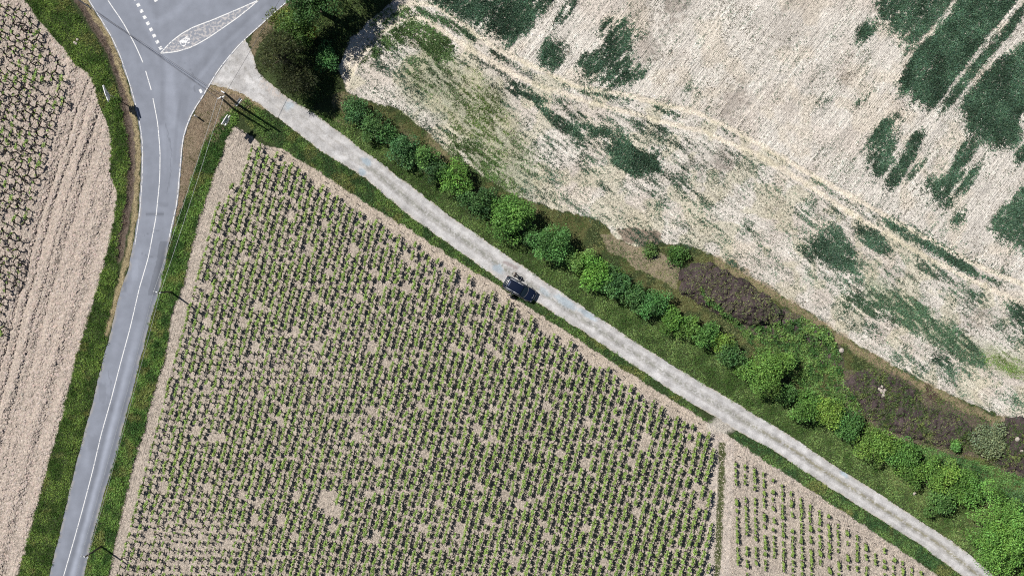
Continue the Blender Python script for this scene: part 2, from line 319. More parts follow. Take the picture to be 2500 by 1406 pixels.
# ------------------------------------------------------------------ heaps
def heap(name, poly, h, colr, label, step=2.5):
    xs = [p[0] for p in poly]; ys_ = [p[1] for p in poly]; ax = np.arange(min(xs)-10, max(xs)+10, step); ay = np.arange(min(ys_)-10, max(ys_)+10, step)
    XX, YY = np.meshgrid(ax, ay); xw = XX+(fbm(XX, YY, 22, 1)-.5)*22; yw = YY+(fbm(XX, YY, 22, 4)-.5)*22
    ins = inpoly(xw, yw, poly); d = dline(xw, yw, poly+[poly[0]])*np.where(ins, 1, -1)
    zz = h*(1-np.exp(-np.clip(d, 0, 99)/22))*(.65+.6*fbm(XX, YY, 40, 6))+(vn(XX, YY, 9, 3)-.5)*.45+(vn(XX, YY, 5, 5)-.5)*.42; zz = np.where(d > 0, np.maximum(zz, .02)*sstep(0, 6, d)+.0, 0)-.10*(1-sstep(-2, 3, d))
    k = (d > -3); ok = k[:-1, :-1] & k[1:, :-1] & k[1:, 1:] & k[:-1, 1:]; idx = np.arange(XX.size).reshape(XX.shape)
    F = np.c_[idx[:-1, :-1][ok], idx[1:, :-1][ok], idx[1:, 1:][ok], idx[:-1, 1:][ok]]; u_, inv = np.unique(F, return_inverse=True)
    a, b = W(XX, YY); V = np.c_[a.ravel(), b.ravel(), zz.ravel()][u_]; v = vn(XX, YY, 12, 2).ravel()[u_]; q = vn(XX, YY, 3, 2).ravel()[u_]
    c = np.array(colr)[None]*(.65+.5*v[:, None]+.3*q[:, None]); m = np.zeros((len(u_), 3))
    gi = ((XX-gx[0])/ST).astype(int).clip(0, nx-1); gj = ((YY-gy[0])/ST).astype(int).clip(0, ny-1); np.maximum.at(Z, (gj[d > 2], gi[d > 2]), zz[d > 2])
    cx, cy, _ = V.mean(0); V = V-np.array((cx, cy, 0)); o = obj_np(name, V, inv.reshape(-1, 4), EARTH, c, m, smooth=True); o.location = (cx, cy, 0); tagit(o, label, 'heap'); return o
heap('compost_heap', [(1652,680),(1668,652),(1700,642),(1745,645),(1782,662),(1830,690),(1880,720),(1920,765),(1900,800),(1850,800),(1800,790),(1760,775),(1725,755),(1690,735),(1655,715)], 2.3, (.088, .066, .068), 'large dark purple brown compost heap behind the hedge right of the car')
heap('compost_heap', [(1900,770),(1960,785),(2030,805),(2035,830),(1990,830),(1930,815),(1890,800)], .6, (.088, .066, .068), 'low brown heap trailing to the right of the large compost heap')
heap('earth_bank', [(2050,945),(2090,900),(2150,905),(2210,935),(2260,985),(2330,1010),(2380,1040),(2370,1085),(2330,1100),(2260,1080),(2180,1060),(2110,1020),(2060,990)], 1.1, (.088, .066, .068), 'long weedy brown earth bank behind the lower right hedge')
heap('earth_bank', [(2400,1100),(2440,1030),(2480,1010),(2560,1030),(2620,1100),(2600,1190),(2500,1165),(2440,1140)], .9, (.088, .066, .068), 'lumpy dark earth heap at the right edge of the picture')


# ------------------------------------------------------------------ sealed road
def xat(P, y):
    P = resample(P, 3); o = np.argsort(P[:, 1]); return np.interp(y, P[o, 1], P[o, 0])
ys = np.arange(-225, 1600, 4.0); xl = xat(road_L, ys); xr = xat(road_R, ys); NA = 60
xl = xl+(vn(ys, ys*0, 9, 3)-.5)*2.2+(vn(ys, ys*0, 30, 4)-.5)*2; xr = xr+(vn(ys, ys*0, 8, 5)-.5)*2.4+(vn(ys, ys*0, 30, 6)-.5)*2
T = np.linspace(0, 1, NA); RX = xl[:, None]*(1-T)+xr[:, None]*T; RY = np.repeat(ys[:, None], NA, 1)
base = np.array((.205, .222, .262)); rc = np.repeat(base[None], RX.size, 0).reshape(RX.shape+(3,))
def rtone(m, k): rc[:] = rc*(1+np.asarray(m)[..., None]*k*1.6)
centre = [(262,0),(300,55),(330,110),(350,155),(370,222),(385,300),(391,370),(390,440),(381,530),(362,630),(340,704),(318,800),(296,880),(270,980),(248,1056),(226,1150),(205,1230),(180,1320),(155,1406),(100,1610)]
ctr = xat(centre, ys)[:, None]
rtone(fbm(RX, RY, 60, 2)-.5, .16); rtone(vn(RX, RY*.2, 14, 3)-.5, .07)
low = sstep(560, 640, RY)
uu = (RX-ctr)/np.maximum(1, (xr[:, None]-ctr))
rtone(low*np.exp(-((uu-.42)/.14)**2)*sstep(700, 1100, RY), .30)
rtone(low*np.exp(-((uu-.80)/.13)**2), -.16); rtone(low*np.exp(-((uu-.16)/.12)**2)*sstep(750, 1000, RY), -.12)
rtone((uu > .48+.06*(vn(RY, RX*0, 6, 2)-.5))*(uu < .93)*(RY > 590)*(RY < 722), -.16)
rtone(np.exp(-((uu+.5)/.22)**2)*low, .05)
rtone(np.exp(-((RY-523)/4)**2)*(np.abs(RX-378) < 22), -.22)
for P, wd, k in [([(420,300),(410,180),(370,60),(330,-30)], 20, .10), ([(445,290),(450,220),(500,150),(600,60),(680,-10)], 18, -.07), ([(395,300),(400,180),(380,60)], 9, -.08), ([(470,210),(540,120),(650,20)], 8, .10), ([(380,60),(430,30),(470,-10)], 14, .10), ([(425,400),(432,300),(440,250)], 6, -.06), ([(400,300),(402,420)], 8, .05)]:
    rtone(1-sstep(wd*.3, wd, dline(RX, RY, P)), k)
for (x, y, a, b_, k) in [(300,690,9,24,-.10),(330,660,8,30,.06),(250,960,10,26,-.09),(268,985,8,22,-.07),(372,905,4,10,-.1),(228,1080,16,20,-.06),(400,500,12,6,-.08),(470,95,30,14,.07),(585,60,22,10,-.05),(340,200,8,40,-.04)]:
    rtone((1-sstep(.8, 1.05, np.maximum(np.abs(RX-x)/a, np.abs(RY-y)/b_)+(vn(RX, RY, 5, 2)-.5)*.3)), k)
for P in ([(352,575),(372,566),(398,560)], [(345,618),(362,628),(380,624)], [(262,905),(272,940),(268,980)], [(402,300),(418,360),(416,420),(408,470)], [(440,140),(470,180),(476,230)]): rtone(1-sstep(.4, 1.6, dline(RX+(vn(RX, RY, 6, 2)-.5)*6, RY, P)), -.14)
eg = np.minimum(np.abs(RX-xr[:, None]), np.abs(RX-xl[:, None])); dirt = (1-sstep(1, 9, eg))*sstep(.3, .7, vn(RX, RY, 7, 3)); rc[:] = rc*(1-dirt[..., None]*.6)+np.array((.34, .31, .27))*dirt[..., None]*.6
RX_, RY_ = W(RX, RY); V = np.c_[RX_.ravel(), RY_.ravel(), np.full(RX.size, .012)]
idx = np.arange(RX.size).reshape(RX.shape); F = np.c_[idx[:-1, :-1].ravel(), idx[1:, :-1].ravel(), idx[1:, 1:].ravel(), idx[:-1, 1:].ravel()]
tagit(obj_np('road', V, F, ASPHALT, rc.reshape(-1, 3)), kind='structure')

# ------------------------------------------------------------------ gravel track
def strip_uv(A, B, n):
    def par(P):
        P = resample(P, 2); d = np.r_[0, np.cumsum(np.hypot(*np.diff(P, axis=0).T))]; t = np.linspace(0, d[-1], n)
        return np.c_[np.interp(t, d, P[:, 0]), np.interp(t, d, P[:, 1])]
    return par(A), par(B)
n = 1150; A, B = strip_uv(trk_U, trk_D, n); s = np.arange(n)*1.0
CR = (B-A)/np.hypot(*(B-A).T)[:, None]; jt_ = lambda sd: ((vn(s, s*0, 1.6, sd)-.5)*4+(vn(s, s*0, 9, sd+1)-.5)*5)[:, None]
A, B = A+CR*jt_(1), B+CR*jt_(4); NT = 34; T = np.linspace(0, 1, NT)
TX = A[:, None, 0]*(1-T)+B[:, None, 0]*T; TY = A[:, None, 1]*(1-T)+B[:, None, 1]*T; TT = np.repeat(T[None], n, 0)
tc = np.repeat(np.array((.44, .432, .425))[None], TX.size, 0).reshape(TX.shape+(3,))
def tmix(m, c, k=1.0):
    a = np.clip(np.asarray(m), 0, 1)[..., None]*k; tc[:] = tc*(1-a)+np.array(c)*a
tmix(fbm(TX, TY, 40, 2), (.37, .355, .34), .8)
tmix(sstep(.55, .8, fbm(TX, TY, 26, 5)), (.52, .512, .505), .8)
midn = vn(TX, TY, 3, 1)*.75+vn(TX, TY, 9, 3)*.25
mid = np.exp(-((TT-.50)/.095)**2)*sstep(820, 930, TX)
tmix(mid*sstep(.30, .5, midn), (.20, .20, .165), .75)
tmix(np.exp(-((TT-.47)/.07)**2)*sstep(1750, 1950, TX)*sstep(.2, .5, midn), (.24, .22, .15), .8)
for c0 in (.24, .74): tmix(np.exp(-((TT-c0)/.07)**2)*sstep(700, 900, TX)*.6, (.54, .53, .525), .8)
for c0 in (.36, .62): tmix(np.exp(-((TT-c0)/.035)**2)*sstep(.3, .6, vn(TX, TY, 5, 4)), (.30, .285, .26), .6)
edge = np.minimum(TT, 1-TT); tmix((1-sstep(.0, .09, edge))*sstep(.35, .6, vn(TX, TY, 4, 6)), (.40, .35, .27), .8)
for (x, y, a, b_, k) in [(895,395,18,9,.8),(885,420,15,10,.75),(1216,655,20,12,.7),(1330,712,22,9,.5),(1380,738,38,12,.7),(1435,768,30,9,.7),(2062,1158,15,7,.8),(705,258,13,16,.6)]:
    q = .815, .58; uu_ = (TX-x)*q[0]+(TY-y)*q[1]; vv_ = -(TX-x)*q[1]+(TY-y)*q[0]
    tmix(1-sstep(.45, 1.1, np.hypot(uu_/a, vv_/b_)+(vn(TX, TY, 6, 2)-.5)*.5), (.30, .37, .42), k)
tmix((1-sstep(2, 7, dline(TX, TY, [(1232,640),(1262,655)])+4*(vn(TX, TY, 4, 4)-.5))), (.30, .26, .25), .9)
tmix((1-sstep(4, 14, dline(TX, TY, [(640,205),(700,240)])))*sstep(.4, .7, midn), (.5, .42, .36), .6)
TX_, TY_ = W(TX, TY); TZ = .006+.03*np.exp(-((TT-.5)/.12)**2)-.012*np.exp(-((np.abs(TT-.5)-.22)/.1)**2)*0
V = np.c_[TX_.ravel(), TY_.ravel(), TZ.ravel()]; idx = np.arange(TX.size).reshape(TX.shape)
F = np.c_[idx[:-1, :-1].ravel(), idx[1:, :-1].ravel(), idx[1:, 1:].ravel(), idx[:-1, 1:].ravel()]
tagit(obj_np('track', V, F, GRAVEL, tc.reshape(-1, 3), smooth=True), kind='structure')

# ------------------------------------------------------------------ painted road markings (structure sheets 4 mm up)
def ribbon(P, w, z=.016, name='road_marking', mat=PAINT):
    P = resample(P, 3); tn = np.gradient(P, axis=0); tn /= np.hypot(*tn.T)[:, None]; nn = np.c_[-tn[:, 1], tn[:, 0]]*w/2
    a, b_ = P+nn, P-nn; V = np.zeros((2*len(P), 3)); V[0::2, 0], V[0::2, 1] = W(a[:, 0], a[:, 1]); V[1::2, 0], V[1::2, 1] = W(b_[:, 0], b_[:, 1]); V[:, 2] = z
    k = np.arange(len(P)-1)*2; F = np.c_[k, k+1, k+3, k+2]
    tagit(obj_np(name, V, F, mat), kind='structure')
def sub(P, y0, y1):
    Q = resample(P, 3); Q = Q[(Q[:, 1] >= y0) & (Q[:, 1] <= y1)]; return [tuple(q) for q in Q]
cen = [(215,-110)]+centre
ribbon(sub(cen, -110, 155), 2.2); ribbon(sub(cen, 172, 222), 2.2); ribbon(sub(cen, 238, 1600), 2.1)
ribbon(sub([(x+3.2, y) for x, y in road_L], -100, 600), 1.5, mat=FADED)
ribbon(sub([(x-3.0, y+.5) for x, y in road_R], -60, 580), 2.1, mat=FADED)
isl_up = [(392,131),(412,108),(440,85),(472,67),(520,49),(570,28),(625,4),(700,-32)]
isl_dn = [(392,131),(432,127),(470,115),(506,95),(540,72),(580,44),(610,20),(640,-6),(700,-32)]
ribbon(isl_up, 2.4, .02); ribbon(isl_dn, 2.4, .02)
v = [W(x, y)+(.016,) for x, y in isl_up[1:]+isl_dn[::-1][1:]]
me = bpy.data.meshes.new('road_marking'); me.from_pydata(v, [], [tuple(range(len(v)))]); me.materials.append(WORN)
tagit(link(bpy.data.objects.new('road_marking', me)), kind='structure')
def patchm(x, y, w, h, a, z=.016, mat=PAINT):
    c_, s_ = math.cos(R(a)), math.sin(R(a)); v = []
    for dx, dy in ((-w/2, -h/2), (w/2, -h/2), (w/2, h/2), (-w/2, h/2)):
        v.append(W(x+dx*c_-dy*s_, y+dx*s_+dy*c_)+(z,))
    tagit(obj_np('road_marking', v, [(0, 3, 2, 1)], mat), kind='structure')
for k in range(-3, 9): patchm(330+k*7.75, -2+k*15.0, 8, 8, 62, mat=PAINT)
patchm(380, 1, 8, 8, 62); patchm(490, 223, 6.5, 9.5, -28)
patchm(452, 102, 26, 17, -32, .020, paintmat('old_zebra_paint', (.74, .73, .72), .42, 3))

# ------------------------------------------------------------------ scattered foliage meshes
def leaves(P, D, L, Wd, col, N=None):
    """rhombic leaves: base P, direction D (unit), length L, width Wd"""
    n = len(P); r = rng.normal(size=(n, 3)) if N is None else N
    S = np.cross(D, r); S /= np.linalg.norm(S, axis=1)[:, None]+1e-9
    L = np.broadcast_to(L, (n,))[:, None]; Wd = np.broadcast_to(Wd, (n,))[:, None]
    V = np.empty((n, 4, 3)); V[:, 0] = P; V[:, 1] = P+D*L*.5+S*Wd*.5; V[:, 2] = P+D*L; V[:, 3] = P+D*L*.5-S*Wd*.5
    F = np.arange(4*n).reshape(n, 4); return V.reshape(-1, 3), F, np.repeat(col, 4, axis=0)
def rdir(n, zmin=-1, zmax=1):
    z = rng.uniform(zmin, zmax, n); a = rng.uniform(0, 2*math.pi, n); r = np.sqrt(np.clip(1-z*z, 0, 1)); return np.c_[r*np.cos(a), r*np.sin(a), z]
def jcol(base, n, amp=.25, hue=.12):
    b = np.asarray(base, float); b = np.broadcast_to(b, (n, 3)).copy()
    return np.clip(b*(1+rng.normal(0, amp, (n, 1)))*(1+rng.normal(0, hue, (n, 3))*np.array((1, .5, .8))), .004, .9)
AX, AY = np.meshgrid(np.arange(-60, 2561), np.arange(-60, 1467))
def randpts(n, bbox):
    return rng.uniform(bbox[0], bbox[2], n), rng.uniform(bbox[1], bbox[3], n)
def grass(name, polyf, bbox, per_m2, cfun, h=(.12, .30), wd=.05, label='', cat='grass', zt=(.15, .9), hill=None):
    area = (bbox[2]-bbox[0])*(bbox[3]-bbox[1])/PX**2; n = int(area*per_m2); x, y = randpts(n, bbox)
    k = polyf(x+(fbm(x, y, 16, 1)-.5)*9, y+(fbm(x, y, 16, 4)-.5)*9); x, y = x[k], y[k]; n = len(x)
    nb = 3; x = np.repeat(x, nb)+rng.normal(0, 1.0, n*nb); y = np.repeat(y, nb)+rng.normal(0, 1.0, n*nb)
    xe, ye = x+(vn(x, y, 7, 2)-.5)*9, y+(vn(x, y, 7, 5)-.5)*9; bad = inpoly(xe, ye, ROAD_IN) | inpoly(xe, ye, TRACK_IN); x, y = x[~bad], y[~bad]; m = len(x)
    px, py = W(x, y); z = zat(x, y); hh = fbm(x, y, 20, 5)
    if hill is not None: z = z+hill*np.clip(hh-.3, 0, 1)*rng.uniform(.2, 1, m)
    D = rdir(m, *zt); L = rng.uniform(h[0], h[1], m)*(.5+1.0*hh)
    V, F, c = leaves(np.c_[px, py, z-.01], D, L, wd*(.7+.6*rng.random(m)), jcol(cfun(x, y), m, .22, .10))
    o = obj_np(name, V, F, LEAF, c); tagit(o, label, cat, kind='stuff'); return o
rl = resample(road_L, 10); rr = resample(road_R, 10); tu = resample(trk_U, 8); td = resample(trk_D, 8)
ROAD_IN = [tuple(p+np.array((2.5, 0))) for p in rl]+[tuple(p-np.array((2.5, 0))) for p in rr[::-1]]
TRACK_IN = [tuple(p+np.array((-1.5, 2.2))) for p in tu]+[tuple(p+np.array((1.5, -2.2))) for p in td[::-1]]
def band(c, lo, hi): return np.array(lo)*(1-c[:, None])+np.array(hi)*c[:, None]
def dryspot(x, y, c): k = (sstep(.60, .72, fbm(x, y, 34, 6))*.6)[:, None]; return c*(1-k)+np.array((.36, .36, .12))*k
def g_left(x, y): return dryspot(x, y, band(sstep(.3, .7, fbm(x, y, 26, 2)), (.085, .17, .03), (.27, .41, .09)))
def g_right(x, y): return dryspot(x, y, band(sstep(.3, .7, fbm(x, y, 20, 3)), (.075, .175, .04), (.25, .42, .10)))
vl = [(-40,-100),(110,-100),(168,0),(200,50),(234,95),(262,150),(284,215),(298,270),(310,325),(314,400),(308,480),(298,540),(288,600),(290,650),(280,710),(265,780),(255,815),(262,835),(242,912),(222,990),(202,1060),(183,1140),(162,1222),(140,1320),(117,1406),(80,1560),(-5,1560),(42,1406),(72,1300),(95,1220),(118,1130),(142,1050),(165,960),(185,870),(213,790),(232,720),(250,660),(268,590),(280,530),(286,470),(268,425),(272,360),(270,330),(256,290),(240,252),(232,210),(218,180),(185,160),(150,112),(100,60),(60,0)]
grass('grass', lambda x, y: inpoly(x, y, vl), (-60, -80, 320, 1480), 70, g_left, (.14, .34), .055, 'bright green grass verge along the left side of the paved road', hill=.35)
vr = [(552,345),(525,420),(495,502),(467,602),(445,702),(422,754),(400,879),(367,979),(350,1056),(325,1131),(295,1256),(265,1406),(225,1560),(160,1560),(204,1406),(222,1325),(242,1250),(265,1170),(290,1085),(304,1030),(322,960),(337,900),(355,830),(370,770),(388,710),(400,660),(412,600),(425,560),(450,490),(470,430),(497,352),(520,320),(548,280),(572,262),(588,275),(575,305)]
grass('grass', lambda x, y: inpoly(x, y, vr), (150, 250, 600, 1480), 80, g_right, (.16, .38), .06, 'tall green grass verge between the paved road and the vineyard', hill=.5)
vt = [(572,262),(600,240),(640,268),(682,296)]+[p for p in trk_D if 700 < p[0] < 1745]+[(1740,1030),(1725,1027),(1625,965),(1525,902),(1375,802),(1257,726),(1217,697),(1100,627),(987,552),(887,492),(780,420),(690,364),(640,340),(605,305)]
grass('grass', lambda x, y: inpoly(x, y, vt) & ~((x > 1228) & (x < 1262) & (y > 690) & (y < 733)), (560, 230, 1750, 1040), 80, lambda x, y: dryspot(x, y, band(sstep(.3, .7, fbm(x, y, 20, 3)), (.08, .17, .055), (.23, .38, .10))), (.14, .30), .055, 'narrow green grass strip between the gravel track and the large vineyard', hill=.3)
vt2 = [(1787,1054)]+[p for p in trk_D if 1795 < p[0] < 2500]+[(2430,1500),(2290,1406),(2250,1376),(2100,1274),(1995,1205),(1875,1129),(1800,1082),(1788,1066)]
grass('grass', lambda x, y: inpoly(x, y, vt2), (1780, 1040, 2480, 1500), 80, lambda x, y: dryspot(x, y, band(sstep(.3, .7, fbm(x, y, 20, 3)), (.075, .17, .06), (.22, .37, .11))), (.14, .30), .055, 'green grass strip between the gravel track and the small vineyard block at the bottom right', hill=.3)
vgp = trk_U[4:]+[(2760,1640),(2480,1330),(2330,1225),(2230,1175),(2050,1060),(1900,960),(1650,800),(1450,670),(1250,560),(1100,455),(980,375),(880,300),(835,272),(815,290)]
grass('grass', lambda x, y: inpoly(x, y, vgp), (690, 230, 2600, 1520), 60, lambda x, y: band(sstep(.25, .75, fbm(x, y, 24, 6)), (.09, .18, .04), (.28, .42, .13)), (.14, .32), .05, 'rough yellow green grass between the gravel track and the hedge', hill=.25)
def f_mead(x, y): return inpoly(x, y, mead) & (vn(x, y, 9, 2) > .25) & ~inpoly(x, y, [(1480,560),(1620,560),(1640,600),(1530,610)])
grass('grass', f_mead, (800, 220, 2600, 1500), 34, lambda x, y: band(sstep(.35, .65, fbm(x, y, 50, 6)), (.12, .21, .06), (.32, .36, .15)), (.12, .28), .045, 'olive meadow grass strip between the hedge and the chalky crop field', hill=.15)
grass('grass', lambda x, y: inpoly(x, y, [(830,-70),(1000,-70),(955,-10),(920,25),(890,45),(860,80),(845,120),(822,150),(822,225),(760,260),(700,225),(690,100)]), (680, -70, 1000, 270), 55, lambda x, y: band(vn(x, y, 18, 3), (.09, .16, .04), (.22, .30, .10)), (.14, .34), .05, 'light green grass beside the dark trees near the top edge')
grass('grass', lambda x, y: (dline(x, y, lane[1:]) < 8) & (y > 1078), (1730, 1070, 1775, 1480), 80, lambda x, y: band(vn(x, y, 12, 3), (.05, .085, .02), (.13, .16, .05)), (.08, .2), .04, 'thin green grass strip between two bare lanes beside the vineyard')
grass('grass', lambda x, y: (dline(x, y, ditch_c) < 11) & (vn(x, y, 7, 3) > .25), (150, -60, 340, 660), 60, lambda x, y: band(vn(x, y, 8, 3), (.13, .10, .075), (.33, .25, .18)), (.10, .26), .035, 'brown dead undergrowth in the ditch left of the paved road')
grass('grass', lambda x, y: (dline(x, y, yel_c) < 6), (190, -20, 350, 830), 50, lambda x, y: band(vn(x, y, 8, 3), (.45, .37, .22), (.28, .24, .10)), (.06, .16), .03, 'yellow straw fringe along the left kerb of the paved road')
grass('grass', lambda x, y: inpoly(x, y, drytri), (410, 200, 620, 570), 40, lambda x, y: np.where((vn(x, y, 22, 3) > .62)[:, None], np.array((.13, .14, .04)), np.array((.42, .31, .215))), (.08, .22), .035, 'dry brown cut grass on the corner between the road and the track')
weed_P = [(1880,790),(1960,775),(2020,800),(2050,860),(2060,930),(2100,1000),(2060,1010),(1980,960),(1910,905),(1850,860),(1800,800),(1720,740),(1700,700),(1740,740),(1820,800)]
grass('weeds', lambda x, y: inpoly(x, y, weed_P) & (vn(x, y, 9, 2) > .2), (1690, 700, 2110, 1020), 60, lambda x, y: band(sstep(.3, .7, fbm(x, y, 14, 3)), (.08, .18, .05), (.24, .40, .11)), (.2, .42), .10, 'dense patch of green nettles behind the hedge beside the brown heaps', 'weeds', hill=1.0)
def f_w2(x, y): return inpoly(x, y, [(2060,900),(2160,900),(2260,960),(2400,1020),(2600,1060),(2700,1200),(2500,1160),(2360,1120),(2200,1080),(2080,1010)]) & (fbm(x, y, 26, 3) > .50)
grass('weeds', f_w2, (2040, 880, 2560, 1180), 36, lambda x, y: band(sstep(.3, .7, fbm(x, y, 14, 3)), (.09, .14, .05), (.23, .29, .09)), (.15, .34), .07, 'scattered green weeds growing over the long brown earth bank', 'weeds', hill=.4)
grass('weeds', lambda x, y: inpoly(x, y, [(2150,1070),(2260,1090),(2400,1130),(2600,1200),(2620,1320),(2480,1280),(2350,1180),(2250,1140)]), (2140, 1060, 2600, 1330), 60, lambda x, y: band(sstep(.3, .7, fbm(x, y, 20, 3)), (.08, .19, .06), (.20, .38, .11)), (.2, .4), .07, 'lush dark green undergrowth between the hedge and the earth bank at the lower right', 'weeds', hill=.8)

# ---- cereal crop: density painted in plan
cx_, cy_ = np.meshgrid(np.arange(820, 2560, 4.0), np.arange(-60, 1110, 4.0))
DN = np.zeros(cx_.shape); GB = np.zeros(cx_.shape)
cwx = cx_+(fbm(cx_, cy_, 24, 1)-.5)*34; cwy = cy_+(fbm(cx_, cy_, 24, 4)-.5)*34
def dpoly(P, d, bright=0):
    m = inpoly(cwx, cwy, P); DN[m] = np.maximum(DN[m], d); GB[m] = bright
def dlin(P, w, d, bright=0):
    m = dline(cx_+(cwx-cx_)*.35, cy_+(cwy-cy_)*.35, P) < w/2; DN[m] = np.maximum(DN[m], d); GB[m] = bright
def dell(x, y, a, b_, ang, d, bright=0):
    c, s = math.cos(R(ang)), math.sin(R(ang)); u = (cwx-x)*c+(cwy-y)*s; v = -(cwx-x)*s+(cwy-y)*c
    q = np.hypot(u/a, v/b_); m = q < 1.1; DN[m] = np.maximum(DN[m], (d*(1-sstep(.6, 1.1, q)))[m]); GB[m] = np.where(q[m] < 1, bright, GB[m])
lowz = inpoly(cx_, cy_, inner+[(2730,1300),(1500,650),(800,260)])
DN += .045+.13*sstep(.45, .68, fbm(cx_, cy_, 46, 3)); DN[lowz] += (.10+.22*sstep(.45, .62, fbm(cx_, cy_, 34, 5)))[lowz]
dell(1170, 290, 70, 150, -25, .42, 1); dell(1170, 400, 110, 50, 38, .62, .7); dell(1060, 200, 90, 40, 40, .36, .6); dell(1080, 150, 60, 28, 38, .5, .6)
dell(1400, 490, 60, 22, 35, .38); dell(1560, 460, 100, 30, 30, .28); dell(1280, 380, 60, 40, 40, .2, .5)
dpoly([(1060,-60),(1360,-60),(1345,0),(1330,30),(1300,62),(1270,92),(1245,112),(1215,85),(1170,60),(1110,25),(1050,0)], .85)
dlin([(1420,-40),(1392,5),(1368,48)], 24, .75); dell(1340, 127, 42, 32, 60, .9)
dpoly([(1462,75),(1475,45),(1530,50),(1545,100),(1530,132),(1566,150),(1578,195),(1512,208),(1455,196),(1418,175),(1415,135),(1475,125),(1476,105)], .75)
dell(1540, 60, 60, 22, 50, .35); dell(1530,20,50,30,40,.25)
dlin([(1380,205),(1450,222),(1540,242)], 13, .85); dlin([(1240,205),(1310,240),(1355,295),(1405,322),(1478,320)], 26, .75); dlin([(1590,250),(1650,280)], 12, .5)
dpoly([(1480,360),(1520,340),(1560,360),(1610,385),(1612,412),(1560,428),(1500,400)], .95); dell(1590, 315, 90, 28, 25, .5); dell(1650, 350, 60, 22, 20, .4); dell(1430,290,60,20,25,.45)
dell(1690, 215, 50, 18, 40, .4); dell(1640, 90, 20, 14, 0, .4); dell(1720,270,40,16,30,.35)
dpoly([(2145,-60),(2340,-60),(2320,5),(2280,55),(2240,98),(2200,88),(2185,68),(2158,48),(2140,0)], .8); dell(2235, 110, 40, 18, -50, .5)
dpoly([(2350,-60),(2340,0),(2275,88),(2212,150),(2198,195),(2225,228),(2287,256),(2322,200),(2378,130),(2478,0),(2510,-60)], 1.0)
dlin([(2303,258),(2380,165),(2440,92),(2510,5)], 20, .85)
dpoly([(2350,232),(2400,180),(2450,140),(2560,60),(2560,330),(2500,240),(2478,352),(2430,362),(2350,292)], 1.0); dlin([(2490,380),(2540,300)], 26, .9)
dell(2108, 75, 30, 24, -30, .85); dell(2010, 245, 12, 30, 40, .4); dell(2085, 245, 15, 18, 0, .7); dell(2125, 235, 10, 14, 0, .5); dell(2190, 285, 16, 10, 0, .6)
dpoly([(2110,352),(2160,290),(2180,300),(2190,350),(2170,400),(2148,432),(2125,420),(2115,395)], .8); dlin([(2237,335),(2210,390),(2175,445)], 26, .85)
dlin([(2362,355),(2335,415),(2300,465)], 28, .85); dlin([(2384,412),(2345,462)], 22, .8); dlin([(2255,385),(2220,430)], 16, .6); dpoly([(2262,425),(2300,450),(2318,500),(2290,500),(2258,450)], .8)
dell(2340, 530, 20, 14, 30, .85); dell(2293, 560, 24, 10, 30, .5); dpoly([(2560,380),(2500,450),(2470,490),(2415,530),(2430,565),(2500,610),(2560,640)], .9)
dlin([(2095,490),(2130,515)], 10, .7); dlin([(2165,540),(2210,562),(2290,612),(2365,658)], 20, .95); dlin([(2370,660),(2440,690)], 8, .5)
dpoly([(1940,605),(1975,590),(2000,570),(2045,560),(2078,600),(2092,660),(2060,662),(2000,632),(1950,620)], .8); dpoly([(2095,530),(2130,545),(2180,590),(2175,615),(2130,620),(2100,580)], .7); dell(2040, 510, 40, 20, 35, .45)
dpoly([(2230,612),(2300,650),(2320,680),(2280,680),(2240,650)], .6); dell(2160, 650, 60, 20, 35, .4)
dpoly([(2043,735),(2060,718),(2100,703),(2180,712),(2240,735),(2300,785),(2380,830),(2415,872),(2400,892),(2340,872),(2260,822),(2180,782),(2100,768),(2060,755)], .68, .1)
dell(2300, 885, 45, 14, 28, .7); dell(2385, 722, 34, 20, 30, .6); dpoly([(2462,735),(2560,750),(2560,840),(2500,812),(2465,780)], .85); dell(2455, 885, 60, 25, 25, .5, 1); dell(2340, 700, 60, 14, 30, .4); dell(2485, 970, 26, 12, 30, .6)
dell(2440,660,40,14,30,.5)
dlin([(912,52),(950,32),(992,22)], 26, .8, .6); dlin([(1005,12),(1075,48),(1140,80)], 17, .7, .3); dell(1155, 96, 20, 12, 35, .85); dlin([(1180,105),(1232,132)], 10, .6)
dpoly([(935,85),(985,52),(1050,58),(1112,100),(1095,135),(1060,140),(1000,95),(945,112),(915,140),(895,135),(905,105)], .8, .6); dell(888, 150, 16, 8, -35, .7, .8)
dpoly([(870,-40),(960,-40),(945,10),(900,45),(870,55),(850,40)], .75, .7); dell(1040,165,60,20,38,.45,.4); dell(935,158,30,16,40,.45)
md = dline(cx_, cy_, [(945,45),(1010,24),(1080,62),(1160,112),(1290,176),(1420,224),(1560,258),(1710,296),(1850,352),(2000,450),(2150,546),(2290,618),(2440,690),(2560,750)]); DN += (1-sstep(3, 10, md))*(.22+.5*(vn(cx_, cy_, 20, 3)-.4))*(DN < .6)
# bare wheel tracks and field limits
for P in (outer, inner): DN[dline(cx_, cy_, P) < 6.5] *= .06
for P in ([(2196,164),(2262,82),(2335,-5)], [(2287,256),(2378,132),(2485,0)], [(2320,268),(2400,172),(2510,50)], [(1310,60),(1385,-20)]): DN[dline(cx_, cy_, P) < 5.2] *= .05
DN[~inpoly(cx_+(cwx-cx_)*.3, cy_+(cwy-cy_)*.3, cropf)] = 0
